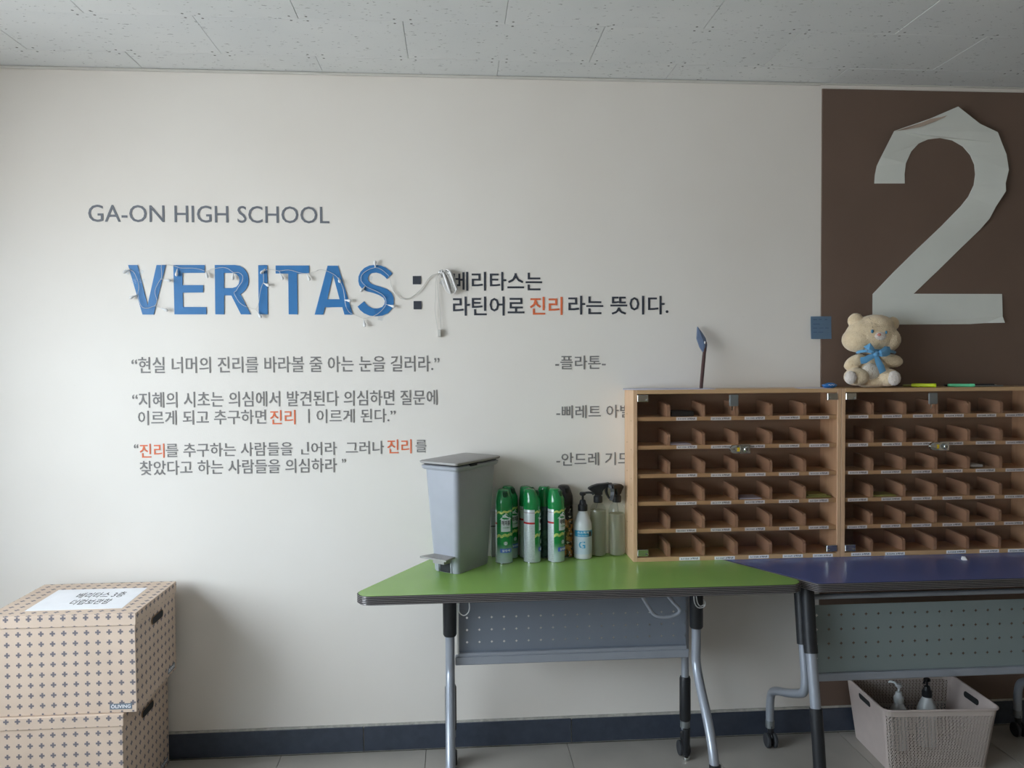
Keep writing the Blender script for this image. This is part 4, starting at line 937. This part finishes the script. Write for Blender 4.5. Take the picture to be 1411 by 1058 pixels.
# ------------------------------------------------------------------ basket with bottles
t = NT('basket_pattern'); uv = t.xyz(t.coord('UV')); u_, v_ = uv[0], uv[1]
def tri(cx, cy):
    pass
su, sv = .0135, .0135
fu = t.math('FRACT', t.math('DIVIDE', u_, su)); fv = t.math('FRACT', t.math('DIVIDE', v_, sv))
def hole(cu, cv, r):
    a = t.math('ABSOLUTE', t.math('SUBTRACT', fu, cu)); b = t.math('ABSOLUTE', t.math('SUBTRACT', fv, cv)); return t.math('LESS_THAN', t.math('ADD', a, b), r)
h = hole(.25, .25, .28)
for cu, cv, r in ((.75, .25, .17), (.5, .72, .28), (.0, .75, .16), (1., .75, .16)): h = t.math('MAXIMUM', h, hole(cu, cv, r))
vm = t.math('MULTIPLY', t.math('GREATER_THAN', v_, .014), t.math('LESS_THAN', v_, .216)); h = t.math('MULTIPLY', h, vm)
t.b.inputs['Base Color'].default_value = srgb(196, 184, 176); t.b.inputs['Roughness'].default_value = .5
tr_ = t.add('ShaderNodeBsdfTransparent'); mx = t.add('ShaderNodeMixShader'); t.l.new(h, mx.inputs[0]); t.l.new(t.b.outputs[0], mx.inputs[1]); t.l.new(tr_.outputs[0], mx.inputs[2]); t.l.new(mx.outputs[0], t.out.inputs[0]); M['basketp'] = t.m
M['basket'] = mat('beige_pink_plastic', (196, 182, 176), .5)
bk = thing('storage_basket', 'pale beige perforated plastic basket on the floor under the blue table', 'basket', (1.765, -.19, 0))
BX0, BX1, BY0, BY1, BH = -.212, .212, -.165, .165, .238
def bsec(z):
    k = z/BH; w = .212-.028*(1-k); d = .165-.022*(1-k); return rounded([(-w, -d), (w, -d), (w, d), (-w, d)], [.03]*4, 5)
bm = nb(); uvl = bm.loops.layers.uv.new('UVMap')
S0, S1 = bsec(0), bsec(BH-.004); n = len(S0)
A_ = [bm.verts.new((p[0], p[1], 0)) for p in S0]; B2 = [bm.verts.new((p[0], p[1], BH-.004)) for p in S1]
L = [0]
for i in range(n): L.append(L[-1]+(Vector(S1[(i+1) % n])-Vector(S1[i])).length)
mats = []
for i in range(n):
    f = bm.faces.new((A_[i], A_[(i+1) % n], B2[(i+1) % n], B2[i])); us = (L[i], L[i+1], L[i+1], L[i]); vs = (0, 0, BH, BH)
    for lp, a, b in zip(f.loops, us, vs): lp[uvl].uv = (a, b)
    nrm = (Vector(S1[(i+1) % n])-Vector(S1[i])); f.material_index = 0 if abs(nrm.y) < abs(nrm.x)*1.5 else 1
bm.faces.new(list(reversed(A_))).material_index = 1
me = bpy.data.meshes.new('basket_wall'); bm.normal_update(); bm.to_mesh(me); bm.free(); me.materials.append(M['basketp']); me.materials.append(M['basket'])
bo = bpy.data.objects.new('wall_shell', me); link(bo, bk); bo.name = 'shell'
sm = bo.modifiers.new('thick', 'SOLIDIFY'); sm.thickness = .0015; sm.offset = -1
obj('rim', tube(nb(), [(p[0]*1.012, p[1]*1.012, BH-.003) for p in S1]+[(S1[0][0]*1.012, S1[0][1]*1.012, BH-.003)], .0042, 8), M['basket'], bk, world=False, smooth=True)
bk.rotation_euler = (0, 0, math.radians(-3))
for s in (-1, 1):
    P = rounded([(-.045, -.011), (.045, -.011), (.045, .011), (-.045, .011)], [.010]*4, 5)
    b2 = prism(nb(), P, -.0024, .0024, 'x'); b2.transform(Matrix.Translation((s*.2065, .0, BH-.034)) @ Matrix.Rotation(s*.115, 4, 'Y')); obj('handle_slot', b2, M['dark'], bk, world=False)
pump_bottle('white bottle with white pump standing inside the basket', 1.705, -.16, .006, .245, .036, True, False, group=None, ang=2.0)
pump_bottle('white bottle with dark pump collar standing inside the basket', 1.825, -.15, .006, .265, .036, False, False, group=None, ang=-2.4)
